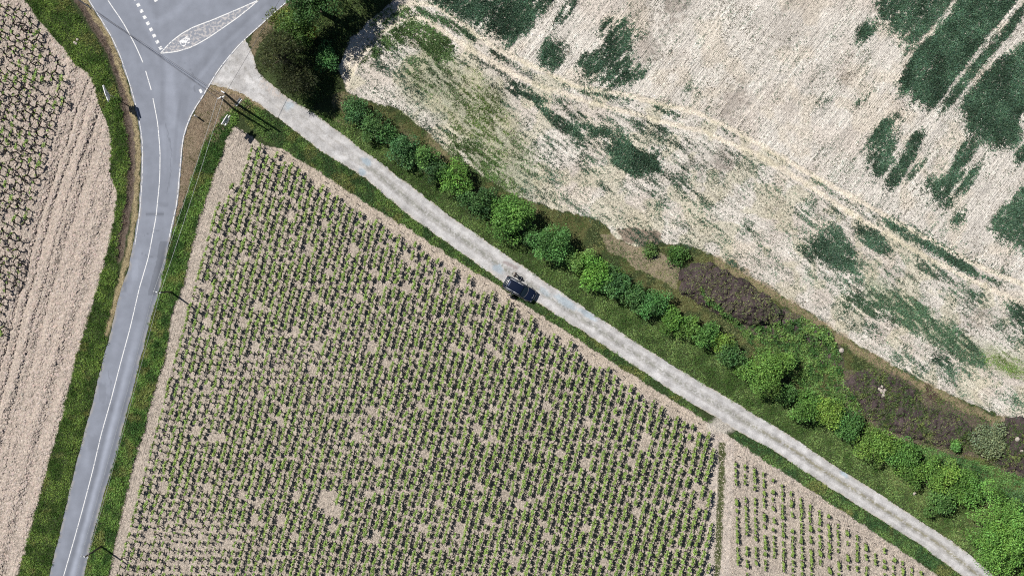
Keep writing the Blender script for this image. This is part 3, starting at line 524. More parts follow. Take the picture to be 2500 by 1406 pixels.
# rows: density is modulated across the drilling direction
ab = inpoly(cx_, cy_, outer+[(2760,-260),(700,-260)])
def crop(n):
    x = rng.uniform(820, 2555, n); y = rng.uniform(-58, 1105, n)
    q = rng.normal(0, 15, n)*(rng.random(n) < .6); w = rng.normal(0, 1.3, n); up_ = inpoly(x, y, outer+[(2760,-260),(700,-260)]); ca = np.where(up_, math.cos(R(-52)), math.cos(R(42))); sa = np.where(up_, math.sin(R(-52)), math.sin(R(42)))
    i = ((x+q*ca-w*sa-820)/4).astype(int); j = ((y+q*sa+w*ca+60)/4).astype(int); i = np.clip(i, 0, DN.shape[1]-1); j = np.clip(j, 0, DN.shape[0]-1)
    a = np.where(ab[j, i], R(-52), R(38)); u = -x*np.sin(a)+y*np.cos(a); t = x*np.cos(a)+y*np.sin(a)
    st = vn(t/9, u, 3.2, 4)*.6+vn(t/4, u, 7, 5)*.4
    d = DN[j, i]; keep = rng.random(n) < np.clip(d*1.0+(st-.52)*np.where(d > .75, 1.9, 3.0*np.minimum(d*2.2, 1)), 0, 1)*np.clip(.2+d*1.2, 0, 1)
    return x[keep], y[keep], d[keep], GB[j, i][keep]
def blur(A, k):
    K = np.ones(2*k+1)/(2*k+1); A = np.apply_along_axis(lambda v: np.convolve(v, K, 'same'), 0, A); return np.apply_along_axis(lambda v: np.convolve(v, K, 'same'), 1, A)
halo = blur(DN, 6)*.5*(.2+1.6*vn(cx_, cy_, 26, 3)); halo[~inpoly(cx_, cy_, cropf)] = 0
for P in (outer, inner): halo[dline(cx_, cy_, P) < 6.5] = 0
DN = np.maximum(DN, halo)
x, y, d, gb = crop(760000); nb = 4
px = np.repeat(x, nb)+rng.normal(0, 1.1, len(x)*nb); py = np.repeat(y, nb)+rng.normal(0, 1.1, len(x)*nb); dd_ = np.repeat(d, nb); gb = np.repeat(gb, nb); m = len(px)
wx_, wy_ = W(px, py); big = np.clip(dd_, .12, 1)
base = band(np.clip(gb, 0, 1), (.110, .200, .125), (.20, .31, .085)); t_ = vn(px, py, 40, 6)[:, None]; base = base*(.55+.9*t_)*(.75+.5*vn(px, py, 9, 3)[:, None])
D = rdir(m, .25, .95); L = rng.uniform(.14, .30, m)*(.55+.75*big)
V, F, c = leaves(np.c_[wx_, wy_, zat(px, py)-.01], D, L, .045+.06*big, jcol(base, m, .22, .10))
print('crop leaves', m)
tagit(obj_np('crop', V, F, LEAF, c), 'patchy blue green cereal crop growing in the pale chalky field', 'crop', kind='stuff')
# stubble and tiny weeds speckling the pale field
x = rng.uniform(830, 2555, 260000); y = rng.uniform(-58, 1060, 260000)
k = inpoly(x, y, cropf) & (rng.random(260000) < .06+.65*sstep(.45, .68, fbm(x, y, 55, 2))*sstep(.35, .65, vn(x*.62-y*.78, (x*.78+y*.62)*5, 18, 5))) & (dline(x, y, outer) > 7) & (dline(x, y, inner) > 7); x, y = x[k], y[k]; m = len(x)
wx_, wy_ = W(x, y)
V, F, c = leaves(np.c_[wx_, wy_, zat(x, y)-.005], rdir(m, .1, .8), rng.uniform(.10, .26, m), .085, jcol((.17, .155, .11), m, .3, .1))
tagit(obj_np('stubble', V, F, LEAF, c), 'tiny dull weeds and stubble speckling the pale chalky field', 'stubble', kind='stuff')
# weeds in the vineyard and ploughed ground
x = rng.uniform(0, 2350, 50000); y = rng.uniform(0, 1450, 50000)
k = (inpoly(x, y, mainv) | inpoly(x, y, lfield)) & (rng.random(50000) < .03+.5*sstep(.55, .72, fbm(x, y, 70, 4))); x, y = x[k], y[k]; m = len(x); wx_, wy_ = W(x, y)
V, F, c = leaves(np.c_[wx_, wy_, zat(x, y)-.005], rdir(m, .1, .8), rng.uniform(.08, .17, m), .05, jcol((.21, .20, .08), m, .3, .1))
tagit(obj_np('weeds', V, F, LEAF, c), 'small dull weeds dotted over the vineyard soil', 'weeds', kind='stuff')
# loose clods and stones in the soil
def clods(n, poly, sz, colr, name, label):
    x = rng.uniform(-40, 2560, n); y = rng.uniform(-60, 1480, n); k = inpoly(x, y, poly); x, y = x[k], y[k]; m = len(x); wx_, wy_ = W(x, y)
    o8 = np.array([(1,0,0),(0,1,0),(-1,0,0),(0,-1,0),(0,0,.8),(0,0,-.5)]); f8 = np.array([(0,1,4),(1,2,4),(2,3,4),(3,0,4)])
    s = rng.uniform(sz[0], sz[1], (m, 1, 1)); a = rng.uniform(0, 6.3, m); c_, s_ = np.cos(a), np.sin(a)
    P = o8[None, :5]*s*rng.uniform(.6, 1.3, (m, 5, 1)); Q = P.copy(); Q[..., 0] = P[..., 0]*c_[:, None]-P[..., 1]*s_[:, None]; Q[..., 1] = P[..., 0]*s_[:, None]+P[..., 1]*c_[:, None]
    Q += np.c_[wx_, wy_, zat(x, y)][:, None]; F = (f8[None]+5*np.arange(m)[:, None, None]).reshape(-1, 3)
    tagit(obj_np(name, Q.reshape(-1, 3), F, BARK, np.repeat(jcol(colr, m, .12, .03), 5, 0)), label, 'clods', kind='stuff')
clods(360000, lfield, (.05, .19), (.44, .37, .32), 'clods', 'loose earth clods on the rutted ploughed field left of the road')
clods(240000, mainv, (.035, .10), (.50, .43, .36), 'clods', 'loose pale clods and stones in the vineyard soil')

# ------------------------------------------------------------------ tubes
def tube(P, r, sides=6):
    P = np.asarray(P, float); r = np.broadcast_to(r, (len(P),)); tn = np.gradient(P, axis=0); tn /= np.linalg.norm(tn, axis=1)[:, None]+1e-9
    V = []; up = np.array((.3, .2, 1.0))
    for p, t, q in zip(P, tn, r):
        a = np.cross(t, up); 
        if np.linalg.norm(a) < .1: a = np.cross(t, (1, 0, 0))
        a /= np.linalg.norm(a); b = np.cross(t, a)
        for k in range(sides):
            an = 2*math.pi*k/sides; V.append(p+q*(a*math.cos(an)+b*math.sin(an)))
    F = []
    for i in range(len(P)-1):
        for k in range(sides):
            F.append((i*sides+k, i*sides+(k+1) % sides, (i+1)*sides+(k+1) % sides, (i+1)*sides+k))
    return np.array(V), np.array(F)
def join(parts):
    V, F, C_ = [], [], []; n = 0
    for v, f, c in parts:
        V.append(v); F.append(np.asarray(f)+n); C_.append(c); n += len(v)
    return np.vstack(V), np.vstack(F), np.vstack(C_)
def cc(v, c): return np.repeat(np.array([c], float), len(v), 0)

# ------------------------------------------------------------------ grapevines (local x runs along the row)
WOOD = (.028, .021, .018)
def vine_arrays(kind):
    """returns (wood arrays, leaf arrays)"""
    jt = lambda s: rng.normal(0, s, 3)
    parts = []; h = rng.uniform(.45, .62)
    head = np.array((rng.normal(0, .05), rng.normal(0, .04), h))
    v, f = tube([(0, 0, -.03), (rng.normal(0, .03), rng.normal(0, .03), h*.5), head], [.075, .06, .065], 5); parts.append((v, f, cc(v, WOOD)))
    arms = [1, -1] if rng.random() < .65 else [rng.choice((1, -1))]
    if kind == 'old': arms = [1, -1, rng.choice((1, -1))]
    ends = []
    for sgn in arms:
        ln = rng.uniform(.28, .46)*(1.25 if kind == 'old' else 1); rise = rng.uniform(.18, .42) if kind in ('bare', 'old') else rng.uniform(.1, .25)
        t = np.linspace(0, 1, 5)[:, None]; sd = rng.normal(0, .22 if kind == 'old' else .10)
        P = head+np.hstack([t*ln*sgn, np.sin(t*2.4)*sd, np.sin(t*math.pi*.85)*rise-t*.05])
        v, f = tube(P, np.linspace(.066, .042, 5), 5); parts.append((v, f, cc(v, WOOD))); ends.append(P)
    wood = join(parts)
    nl = {'old': 9, 'bare': 30, 'half': 70, 'leafy': 118, 'young': 95}[kind]; t = rng.random(nl)
    ext = {'old': .34, 'bare': .34, 'half': .38, 'leafy': .44, 'young': .42}[kind]
    nsh = {'old': 2, 'bare': 2, 'half': 5, 'leafy': 7, 'young': 6}[kind]
    sx = rng.uniform(-ext, ext, nsh); sy = rng.normal(0, .045, nsh); sh = rng.uniform(.80, 1.15, nsh) if kind not in ('bare', 'old') else rng.uniform(.65, .9, nsh)
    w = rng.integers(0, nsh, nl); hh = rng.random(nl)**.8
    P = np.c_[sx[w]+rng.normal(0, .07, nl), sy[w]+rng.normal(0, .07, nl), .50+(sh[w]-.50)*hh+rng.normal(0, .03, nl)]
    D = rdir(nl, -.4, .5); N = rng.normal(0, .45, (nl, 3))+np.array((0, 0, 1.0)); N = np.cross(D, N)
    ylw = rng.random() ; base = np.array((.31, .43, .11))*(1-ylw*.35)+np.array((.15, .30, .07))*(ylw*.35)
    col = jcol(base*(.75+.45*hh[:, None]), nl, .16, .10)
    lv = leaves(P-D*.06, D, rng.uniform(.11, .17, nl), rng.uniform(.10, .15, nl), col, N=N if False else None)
    return wood, lv
TPL = {k: [vine_arrays(k) for _ in range(n_)] for k, n_ in (('old', 8), ('bare', 8), ('half', 8), ('leafy', 10), ('young', 6))}
TME = {k: [(mesh_np('trunk', *w[:2], BARK, w[2]), mesh_np('foliage', *l[:2], LEAF, l[2])) for w, l in v] for k, v in TPL.items()}
rowd = np.array((-.27, 1.0)); rowd /= np.hypot(*rowd); rowang = math.atan2(-rowd[1], rowd[0])
def vines_in(poly, pitch, along, rowdir, seedoff, wob=.9):
    rd = np.array(rowdir)/np.hypot(*rowdir); pts = []; xs = np.arange(-400, 3200, pitch)
    for r_, x0 in enumerate(xs):
        ph = rng.uniform(0, 3)+r_*0
        t = np.arange(-60, 1560, along)
        X_ = x0+rd[0]/rd[1]*(t-703)+rng.normal(0, wob, len(t))*.7; Y_ = t+ph+rng.normal(0, wob, len(t))+((r_*7) % 5)*.8
        for a, b in zip(X_, Y_): pts.append((a, b, r_))
    P = np.array(pts); k = inpoly(P[:, 0], P[:, 1], poly); return P[k]
main_poly = [(612,352),(640,358),(690,385),(770,440),(880,515),(990,585),(1100,652),(1190,708),(1240,742),(1330,800),(1400,845),(1500,915),(1600,985),(1700,1040),(1738,1062),(1736,1130),(1733,1406),(1728,1480),(262,1480),(290,1406),(312,1290),(350,1140),(385,1000),(425,880),(450,770),(475,700),(498,600),(510,520),(560,470),(590,400)]
left_poly = [(-60,-80),(-10,-60),(35,10),(85,60),(128,125),(158,175),(166,235),(150,290),(130,350),(112,420),(92,490),(77,560),(62,620),(45,690),(30,740),(14,800),(0,850),(-60,1000)]
small_poly = [(1790,1112),(1840,1140),(1900,1178),(1960,1215),(2030,1262),(2100,1305),(2170,1345),(2240,1385),(2300,1420),(2390,1480),(1792,1480)]
def inst(kind, x, y, ang, sc, label, group, cat='vine', name='grapevine'):
    tr, fo = TME[kind][rng.integers(len(TME[kind]))]
    e = bpy.data.objects.new(name, None); COL.objects.link(e); e.empty_display_size = .1
    a, b = W(x, y); e.location = (a, b, float(zat(x, y))); e.rotation_euler = (0, 0, ang+(math.pi if rng.random() < .5 else 0)); e.scale = (sc, sc, sc)
    tagit(e, label, cat, group)
    for nm, me in (('trunk', tr), ('foliage', fo)):
        o = bpy.data.objects.new(nm, me); COL.objects.link(o); o.parent = e
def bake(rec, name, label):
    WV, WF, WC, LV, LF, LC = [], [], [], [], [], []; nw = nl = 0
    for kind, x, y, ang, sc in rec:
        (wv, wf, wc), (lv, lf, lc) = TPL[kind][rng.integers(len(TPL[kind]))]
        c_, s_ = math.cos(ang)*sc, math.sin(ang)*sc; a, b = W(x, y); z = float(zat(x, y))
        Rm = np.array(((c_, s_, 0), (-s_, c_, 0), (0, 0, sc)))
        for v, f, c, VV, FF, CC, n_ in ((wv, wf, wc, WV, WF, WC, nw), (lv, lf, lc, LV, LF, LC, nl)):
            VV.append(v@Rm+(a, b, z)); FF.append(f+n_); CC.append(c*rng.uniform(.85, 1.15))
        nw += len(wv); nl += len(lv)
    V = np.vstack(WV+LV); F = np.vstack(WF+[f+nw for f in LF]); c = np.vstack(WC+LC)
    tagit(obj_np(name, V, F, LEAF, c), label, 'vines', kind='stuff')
P = vines_in(main_poly, 22.0, 20.0, rowd, 0)
keep = (rng.random(len(P)) > .035)
P = P[keep & ~((np.abs(P[:, 0]-802) < 22) & (np.abs(P[:, 1]-1222) < 34))]
vig = fbm(P[:, 0], P[:, 1], 150, 3)*.8+np.clip((P[:, 0]-300)/1100, 0, 1)*.75+.10+rng.normal(0, .15, len(P))-.08*(P[:, 1] > 1150)*(P[:, 0] < 700)
kinds = np.where(vig < .40, 'bare', np.where(vig < .66, 'half', 'leafy')); scl = np.clip(1.02+.16*vig+rng.normal(0, .08, len(P)), .8, 1.35)
print('vines main', len(P), {k: int((kinds == k).sum()) for k in ('bare', 'half', 'leafy')})
order = np.argsort(-(scl+(kinds == 'leafy')*.5)); top = set(order[:200].tolist()); rec = []
for i, (x, y, r_) in enumerate(P):
    a = rowang+rng.normal(0, .12)
    if i in top: inst(kinds[i], x, y, a, float(scl[i]), 'full leafy green grapevine, among the bushiest in the large vineyard between road and track', 'fullest grapevines in the large vineyard')
    else: rec.append((kinds[i], x, y, a, float(scl[i])))
bake(rec, 'grapevines', 'remaining rows of smaller grapevines in the large vineyard between road and track')
P = vines_in(left_poly, 22.0, 19.5, rowd, 5, 1.8); P = P[rng.random(len(P)) > .07]
order = np.argsort(-P[:, 0]-P[:, 1]*.28); top = set(order[:60].tolist()); rec = []; print('vines left', len(P))
for i, (x, y, r_) in enumerate(P):
    k = rng.choice(('old', 'old', 'old', 'bare', 'bare', 'half')); a = rowang+rng.normal(0, .25); s_ = float(rng.uniform(1.1, 1.4))
    if i in top: inst(k, x, y, a, s_, 'gnarled nearly bare old grapevine near the right edge of the vineyard left of the road', 'old bare grapevines left of the road')
    else: rec.append((k, x, y, a, s_))
if rec: bake(rec, 'grapevines', 'further old bare grapevines at the edges of the left vineyard')
P = vines_in(small_poly, 22.3, 15.0, (.02, 1), 9, .8); P = P[(rng.random(len(P)) > .07) & (vn(P[:, 0]*3, P[:, 1], 40, 6) > .20) & (P[:, 1] < 1440)]; print('vines small', len(P))
order = np.argsort(np.hypot(P[:, 0]-1800, P[:, 1]-1110)); top = set(order[:40].tolist()); rec = []
for i, (x, y, r_) in enumerate(P):
    a = math.pi/2+rng.normal(0, .08); s_ = float(rng.uniform(.8, 1.1))
    if i in top: inst('young', x, y, a, s_, 'small compact young grapevine near the top corner of the bottom right vine block', 'young grapevines in the bottom right block')
    else: rec.append(('young', x, y, a, s_))
if rec: bake(rec, 'grapevines', 'last young grapevines of the bottom right block')
# row-end stakes
STAKE = plain('stake_wood', (.05, .04, .032), .9)
sv, sf = tube([(0, 0, -.1), (.0, 0, .35), (.04, 0, .75)], [.045, .042, .04], 7)
sme = mesh_np('vine_stake', np.vstack([sv, [(.04, 0, .76)]]), np.vstack([sf, [(14, 15, 16, 21), (16, 17, 18, 21), (18, 19, 20, 21), (20, 14, 14+0, 21)][:3]]), STAKE)
def stake(x, y, label, group):
    o = bpy.data.objects.new('vine_stake', sme); COL.objects.link(o); a, b = W(x, y); o.location = (a, b, float(zat(x, y))); o.rotation_euler = (rng.normal(0, .08), rng.normal(.1, .08), rng.uniform(0, 6)); o.scale = (1, 1, rng.uniform(.6, 1.0)); tagit(o, label, 'stake', group)
for k in range(19): stake(1800+k*22.3, 1112+k*14.2, 'short dark wooden stake at a row end of the bottom right vine block', 'stakes at the row ends of the bottom right block')
for k in range(40):
    x = 690+k*26.0; y = np.interp(x, [640,690,770,880,990,1100,1190,1240,1330,1400,1500,1600,1700,1738], [340,372,428,503,573,640,698,730,786,832,902,972,1030,1052])
    if rng.random() < .7: stake(x, y, 'short dark wooden stake at a row end of the large vineyard facing the gravel track', 'stakes at the row ends of the large vineyard')

# ------------------------------------------------------------------ trees and shrubs
def tree(name, x, y, rp, h, colr, label, cat, group=None, lf=.20, dens=1.0, flat=.8, clump=.34, spiky=False, seed=0, squash=(1, 1), parts=('trunk', 'crown')):
    a, b = W(x, y); r = rp/PX; e = empty(name, (a, b, float(zat(x, y)))); tagit(e, label, cat, group)
    # trunk with limbs
    pr = []; th = h*.45
    v, f = tube([(0, 0, -.2), (rng.normal(0, .05), rng.normal(0, .05), th*.5), (rng.normal(0, .1), rng.normal(0, .1), th), (rng.normal(0, .2), rng.normal(0, .2), h*.8)], [.05*h+.05, .038*h, .03*h, .008*h], 8); pr.append((v, f, cc(v, (.10, .08, .06))))
    for k in range(7):
        an = k*2*math.pi/7+rng.normal(0, .3); z0 = th*rng.uniform(.4, 1.1)
        q = np.array([(0, 0, z0), (r*.3*math.cos(an), r*.3*math.sin(an), z0+h*.12), (r*.72*math.cos(an), r*.72*math.sin(an), z0+h*rng.uniform(.2, .38))])
        v, f = tube(q, [.022*h, .015*h, .005*h], 6); pr.append((v, f, cc(v, (.10, .08, .06))))
    V, F, c = join(pr); obj_np('trunk', V, F, BARK, c, parent=e)
    # crown: leaf clumps over an uneven dome
    nc = int(30+r*r*5.2*dens); dcl = rdir(nc, -.25, 1.0); rad = rng.uniform(.40, .92 if spiky else 1.15, nc)
    lob = 1+.22*np.sin(np.arctan2(dcl[:, 1], dcl[:, 0])*3+seed)+.10*np.sin(np.arctan2(dcl[:, 1], dcl[:, 0])*5+seed*2)
    zc = h*.56; cl = np.c_[dcl[:, 0]*r*rad*lob*.86*squash[0], dcl[:, 1]*r*rad*lob*.86*squash[1], zc+dcl[:, 2]*rad*(h-zc)*.92]
    cr = r*clump*rng.uniform(.35, 1.1, nc); cr = np.clip(cr, .22, .85)
    nl = (cr**2*4*math.pi*.30/(lf*lf*.36)*1.0*dens).astype(int)+8; w = np.repeat(np.arange(nc), nl); n = len(w)
    dl = rdir(n, -.55, 1.0); rr_ = cr[w]*(1+rng.normal(0, .10, n))*rng.choice((1, .75), n, p=(.75, .25)); rr_ = rr_*np.where(rng.random(n) < .10, rng.uniform(1.1, 1.45, n), 1); P = cl[w]+dl*rr_[:, None]*np.array((1, 1, flat))
    if spiky:
        D = dl*np.array((1, 1, .45))+rng.normal(0, .25, (n, 3)); D[:, 2] += .1
    else: D = dl*.5+rng.normal(0, .6, (n, 3)); D[:, 2] -= .1
    D /= np.linalg.norm(D, axis=1)[:, None]
    N = np.cross(D, dl+rng.normal(0, .8, (n, 3))+np.array((0, 0, .3)))
    # random leaf planes turned mostly outwards
    Sd = N/(np.linalg.norm(N, axis=1)[:, None]+1e-9)
    Nn = np.cross(Sd, D)
    cv = 1+rng.normal(0, .27, nc); base = np.array(colr)[None]*np.array((1.5, 1.6, 1.75))*(.8 if spiky else 1)*cv[w][:, None]; yl = rng.random(nc)[w][:, None]
    base = base*(1+yl*np.array((.22, .06, -.1)))
    L = lf*rng.uniform(.7, 1.4, n)*(2.0 if spiky else 1); Wd = lf*(.35 if spiky else .78)*rng.uniform(.7, 1.2, n)
    V, F, c = leaves(P, D, L, Wd, jcol(base, n, .15, .07), N=Nn)
    V[:, 2] = np.maximum(V[:, 2], .03); obj_np('crown', V, F, LEAF, c, parent=e); return e
MID = (.075, .155, .04); DK = (.04, .095, .035); BR = (.105, .215, .035); YG = (.165, .255, .04); BLU = (.05, .12, .052)
H = [(872,272,34,2.6,BLU,'dark bluish green shrub at the upper left end of the hedge'),
 (915,308,34,2.8,(.05,.10,.035),'dark olive shrub, second from the upper left end of the hedge'),
 (948,332,28,2.4,DK,'small dark round shrub, third from the upper left end of the hedge'),
 (992,368,40,3.0,BLU,'blue green bushy shrub fourth from the upper left hedge end'),
 (1040,385,32,3.2,MID,'mid green shrub between two dark shrubs in the upper left hedge'),
 (1058,418,34,3.0,(.03,.06,.028),'very dark shrub just left of a bright green bush in the hedge'),
 (1112,440,38,3.2,BR,'bright green leafy bush, first bright one from the upper left of the hedge'),
 (1172,492,42,3.4,(.032,.07,.028),'dark green shrub between two bright bushes in the hedge'),
 (1244,528,58,4.0,(.08,.175,.035),'large rounded bright green tree in the hedge above the parked car'),
 (1298,578,26,2.6,DK,'small dull shrub between two rounded hedge trees near the car'),
 (1346,600,56,3.9,(.07,.165,.045),'large round mid green tree in the hedge right of the car'),
 (1410,640,36,3.0,(.12,.20,.05),'pale yellowish shrub in the middle of the hedge'),
 (1458,668,46,3.6,(.10,.22,.03),'vivid green tree in the middle of the hedge near the brown heap'),
 (1500,692,40,3.2,(.06,.14,.05),'blue green tree beside the vivid green hedge tree'),
 (1548,722,34,2.8,(.06,.13,.045),'small dark leafed shrub just right of the hedge middle'),
 (1590,742,36,2.9,(.06,.165,.05),'fresh green shrub in line with the left edge of the brown heap'),
 (1638,775,34,2.8,BR,'bright low shrub below the brown heap'),
 (1678,803,30,2.6,(.11,.20,.04),'light green small shrub below the brown heap'),
 (1716,815,36,2.9,(.085,.19,.045),'rounded green shrub right below the brown heap'),
 (1752,832,28,2.6,YG,'yellow green bush just right of the brown heap in the hedge'),
 (1782,868,36,2.9,(.045,.10,.035),'dark shrub directly left of the tall yellow green hedge tree'),
 (1810,900,22,2.4,BR,'little bright shrub at the foot of the tall yellow green tree'),
 (1862,905,52,4.8,(.12,.22,.04),'tall yellow green tree standing out of the right half of the hedge'),
 (1915,955,30,2.6,(.05,.11,.03),'dark shrub in the shade right of the tall yellow green tree'),
 (1962,985,42,3.2,(.085,.18,.035),'leafy green bush in the hedge below the nettle patch'),
 (2010,1000,42,3.4,YG,'yellow green bush in the hedge below the nettle patch'),
 (2058,1032,40,3.0,(.06,.145,.04),'mid green bush left of the round yellow green shrub'),
 (2126,1078,44,3.6,(.12,.20,.035),'round yellow green shrub with a dark shaded foot'),
 (2192,1105,46,3.4,(.08,.175,.035),'broad green bush right of the round yellow green shrub'),
 (2238,1145,44,3.4,(.10,.19,.035),'feathery green bush in the lower right hedge'),
 (2292,1160,40,3.2,(.14,.235,.04),'bright bush left above the big light green tree'),
 (2285,1215,38,3.0,(.06,.125,.035),'dark green shrub left of the big light green tree'),
 (2345,1190,46,3.0,(.09,.19,.035),'low green bush directly above the big light green tree')]
for i, (x, y, r, h, c, lb) in enumerate(H):
    c = tuple(np.array(c)*.62+np.array((.075, .16, .04))*.38); r *= .97
    tree('hedge_shrub' if h < 3.5 else 'hedge_tree', x, y, r, h, c, lb, 'shrub' if h < 3.5 else 'tree', 'shrubs and trees of the hedge along the track', seed=i*1.7, dens=.95, squash=(rng.uniform(.85, 1.25), rng.uniform(.8, 1.1)))
tree('broadleaf_tree', 2415, 1284, 100, 8.0, (.11, .225, .045), 'very large light green tree at the bottom right corner beside the gravel track', 'tree', lf=.2, clump=.26, dens=.8, seed=2)
tree('broadleaf_tree', 2510, 1392, 44, 4.5, (.10, .21, .035), 'green tree cut by the frame at the bottom right corner', 'tree', seed=3)
tree('broadleaf_tree', 2510, 1225, 60, 4.0, (.06, .12, .045), 'dark green bush at the right edge above the large light tree', 'bush', seed=5)
tree('conifer', 700, 152, 62, 10.0, (.050, .062, .022), 'dark olive spiky evergreen tree beside the mouth of the gravel track', 'tree', lf=.20, clump=.22, spiky=True, dens=.85, seed=1)
tree('broadleaf_tree', 785, 25, 62, 10.5, (.035, .08, .022), 'tall dark green tree at the top edge near the road junction', 'tree', lf=.2, clump=.26, seed=8)
tree('broadleaf_tree', 740, 88, 48, 6.5, (.065, .12, .028), 'leafy green tree behind the dark evergreen near the junction', 'tree', seed=4)
tree('shrub', 708, 60, 36, 3.2, (.10, .135, .03), 'olive green shrub on the roadside at the junction', 'shrub', seed=6)
tree('shrub', 770, 92, 15, 4.8, (.34, .24, .02), 'small yellow flowering shrub among the dark trees near the junction', 'shrub', seed=7, lf=.12)
tree('shrub', 800, 150, 30, 2.4, (.05, .13, .04), 'low green shrub in the shade behind the dark evergreen', 'shrub', seed=9)
tree('shrub', 740, 205, 44, 7.0, (.05, .062, .025), 'shaded dark bush below the spiky evergreen at the track mouth', 'shrub', seed=10, spiky=True)
tree('broadleaf_tree', 850, -40, 50, 9.0, (.045, .10, .03), 'dark tree cut off by the top edge right of the junction', 'tree', seed=12, lf=.2)
tree('weed_bush', 2412, 1075, 44, 1.5, (.15, .19, .10), 'pale grey green bush on the earth bank at the right', 'bush', seed=11, clump=.3)
tree('weed_bush', 2328, 1085, 14, 1.0, (.09, .20, .05), 'tiny bright green bush left of the pale bush on the earth bank', 'bush', seed=13)
tree('weed_bush', 1650, 622, 26, 1.1, (.06, .125, .03), 'low green bush standing above the brown heap', 'bush', seed=14)
tree('weed_bush', 1586, 612, 18, .8, (.08, .14, .04), 'small low green bush left above the brown heap', 'bush', seed=15)

STONE = plain('stone', (.42, .37, .32), .9, noise=.3)
def rock(x, y, s, label, group, z=0.0):
    bm = bmesh.new(); bmesh.ops.create_icosphere(bm, subdivisions=2, radius=s)
    for v in bm.verts:
        n = v.co.normalized(); v.co *= .75+.5*float(vn(n.x*3+x, n.y*3+n.z*2+y, .8, 3)); v.co.z *= .6
    me = bpy.data.meshes.new('stone'); bm.to_mesh(me); bm.free(); me.materials.append(STONE); o = bpy.data.objects.new('stone', me); COL.objects.link(o); a, b = W(x, y); o.location = (a, b, z+s*.3); tagit(o, label, 'stone', group)
for x, y, s in [(2141,948,.28),(2146,953,.33),(2152,957,.25),(2143,959,.3),(2150,963,.28),(2148,942,.2),(2155,951,.2)]: rock(x, y, s, 'pale stone in the small rock pile among weeds on the earth bank', 'pale stones on the earth bank', .75)
rock(2478, 1070, .32, 'largest pale boulder on the dark heap at the right edge', None, .7); rock(2488, 1100, .28, 'second pale boulder lower on the dark heap at the right edge', None, .7)
rock(2054, 855, .30, 'grey stone beside the nettle patch at the field edge', None)
for x, y in ((183,105),(190,98),(187,108)): rock(x, y, .16, 'small white stone lying in the roadside grass at the upper left', 'white stones in the upper left verge', .15)
rock(2232, 1204, .2, 'small white stone in the grass beside the lower right hedge', None, .1)

# ------------------------------------------------------------------ poles, wires, signs
def bm_obj(name, bm, mat, parent=None, smooth=False, loc=None):
    me = bpy.data.meshes.new(name); bm.to_mesh(me); bm.free(); me.materials.append(mat)
    if smooth:
        for p in me.polygons: p.use_smooth = True
    o = bpy.data.objects.new(name, me); COL.objects.link(o)
    if parent: o.parent = parent
    if loc: o.location = loc
    return o
def cyl(bm, p0, p1, r0, r1, seg=14):
    p0, p1 = Vector(p0), Vector(p1); d = p1-p0; M4 = Matrix.Translation((p0+p1)/2)@d.to_track_quat('Z', 'Y').to_matrix().to_4x4()
    bmesh.ops.create_cone(bm, cap_ends=True, segments=seg, radius1=r0, radius2=r1, depth=d.length, matrix=M4)
def box(bm, c, s, rot=None, bevel=0):
    M4 = Matrix.Translation(c)@(rot or Matrix.Identity(4))@Matrix.Diagonal((*s, 1)); r = bmesh.ops.create_cube(bm, size=1, matrix=M4)
    if bevel: bmesh.ops.bevel(bm, geom=list({e for v in r['verts'] for e in v.link_edges}), offset=bevel, segments=2, affect='EDGES')
POLEW = plain('creosoted_wood', (.075, .062, .05), .85, scale=9, noise=.3); CONC = plain('concrete', (.42, .40, .37), .85); STEEL = plain('galvanised_steel', (.55, .56, .57), .45, .7)
WHITE = plain('white_enamel', (.82, .82, .80), .4, noise=.03); CER = plain('insulator', (.75, .76, .78), .3); BLACKR = plain('black_rubber', (.02, .02, .022), .6); GREYP = plain('grey_panel', (.30, .31, .33), .5)
HP = 6.2
tops = {}
def pole(key, bx, by, tx=0, ty=0, h=HP, mat=POLEW, label='', arm_ang=0, stub=True):
    a, b = W(bx, by); e = empty('utility_pole', (a, b, 0)); tagit(e, label, 'pole')
    lean = (tx, ty); bm = bmesh.new(); cyl(bm, (0, 0, -.3), (lean[0], lean[1], h), .14, .09, 16); bm_obj('shaft', bm, mat, e, True)
    rot = Matrix.Rotation(arm_ang, 4, 'Z')
    bm = bmesh.new(); box(bm, (lean[0], lean[1], h-.18), (1.0, .09, .10), rot, .01); bm_obj('crossarm', bm, STEEL, e)
    for s_ in (-.42, .42):
        bm = bmesh.new(); p = rot@Vector((s_, 0, 0)); q = Vector((lean[0], lean[1], h-.13))+p
        cyl(bm, q, q+Vector((0, 0, .08)), .03, .03, 10); cyl(bm, q+Vector((0, 0, .08)), q+Vector((0, 0, .2)), .055, .04, 12); bm_obj('insulator', bm, CER, e, True)
    bm = bmesh.new(); cyl(bm, (lean[0], lean[1], h), (lean[0], lean[1], h+.04), .115, .10, 14); bm_obj('pole_cap', bm, STEEL, e, True)
    tops[key] = (a+lean[0], b+lean[1], h-.02, rot)
pole('B', 572, 268, .0, .45, 7.2, POLEW, 'dark wooden utility pole on the corner of the junction carrying all the wires', R(20))
pole('C', 418, 713, 0, 0, HP, POLEW, 'dark wooden utility pole in the grass verge midway down the road', R(-15))
pole('D', 248, 1333, 0, 0, HP, POLEW, 'dark wooden utility pole in the grass verge at the bottom left', R(-15))
pole('N', 147, -32, 0, 0, HP, POLEW, 'wooden utility pole beyond the top left corner whose shadow reaches the road', R(-55))
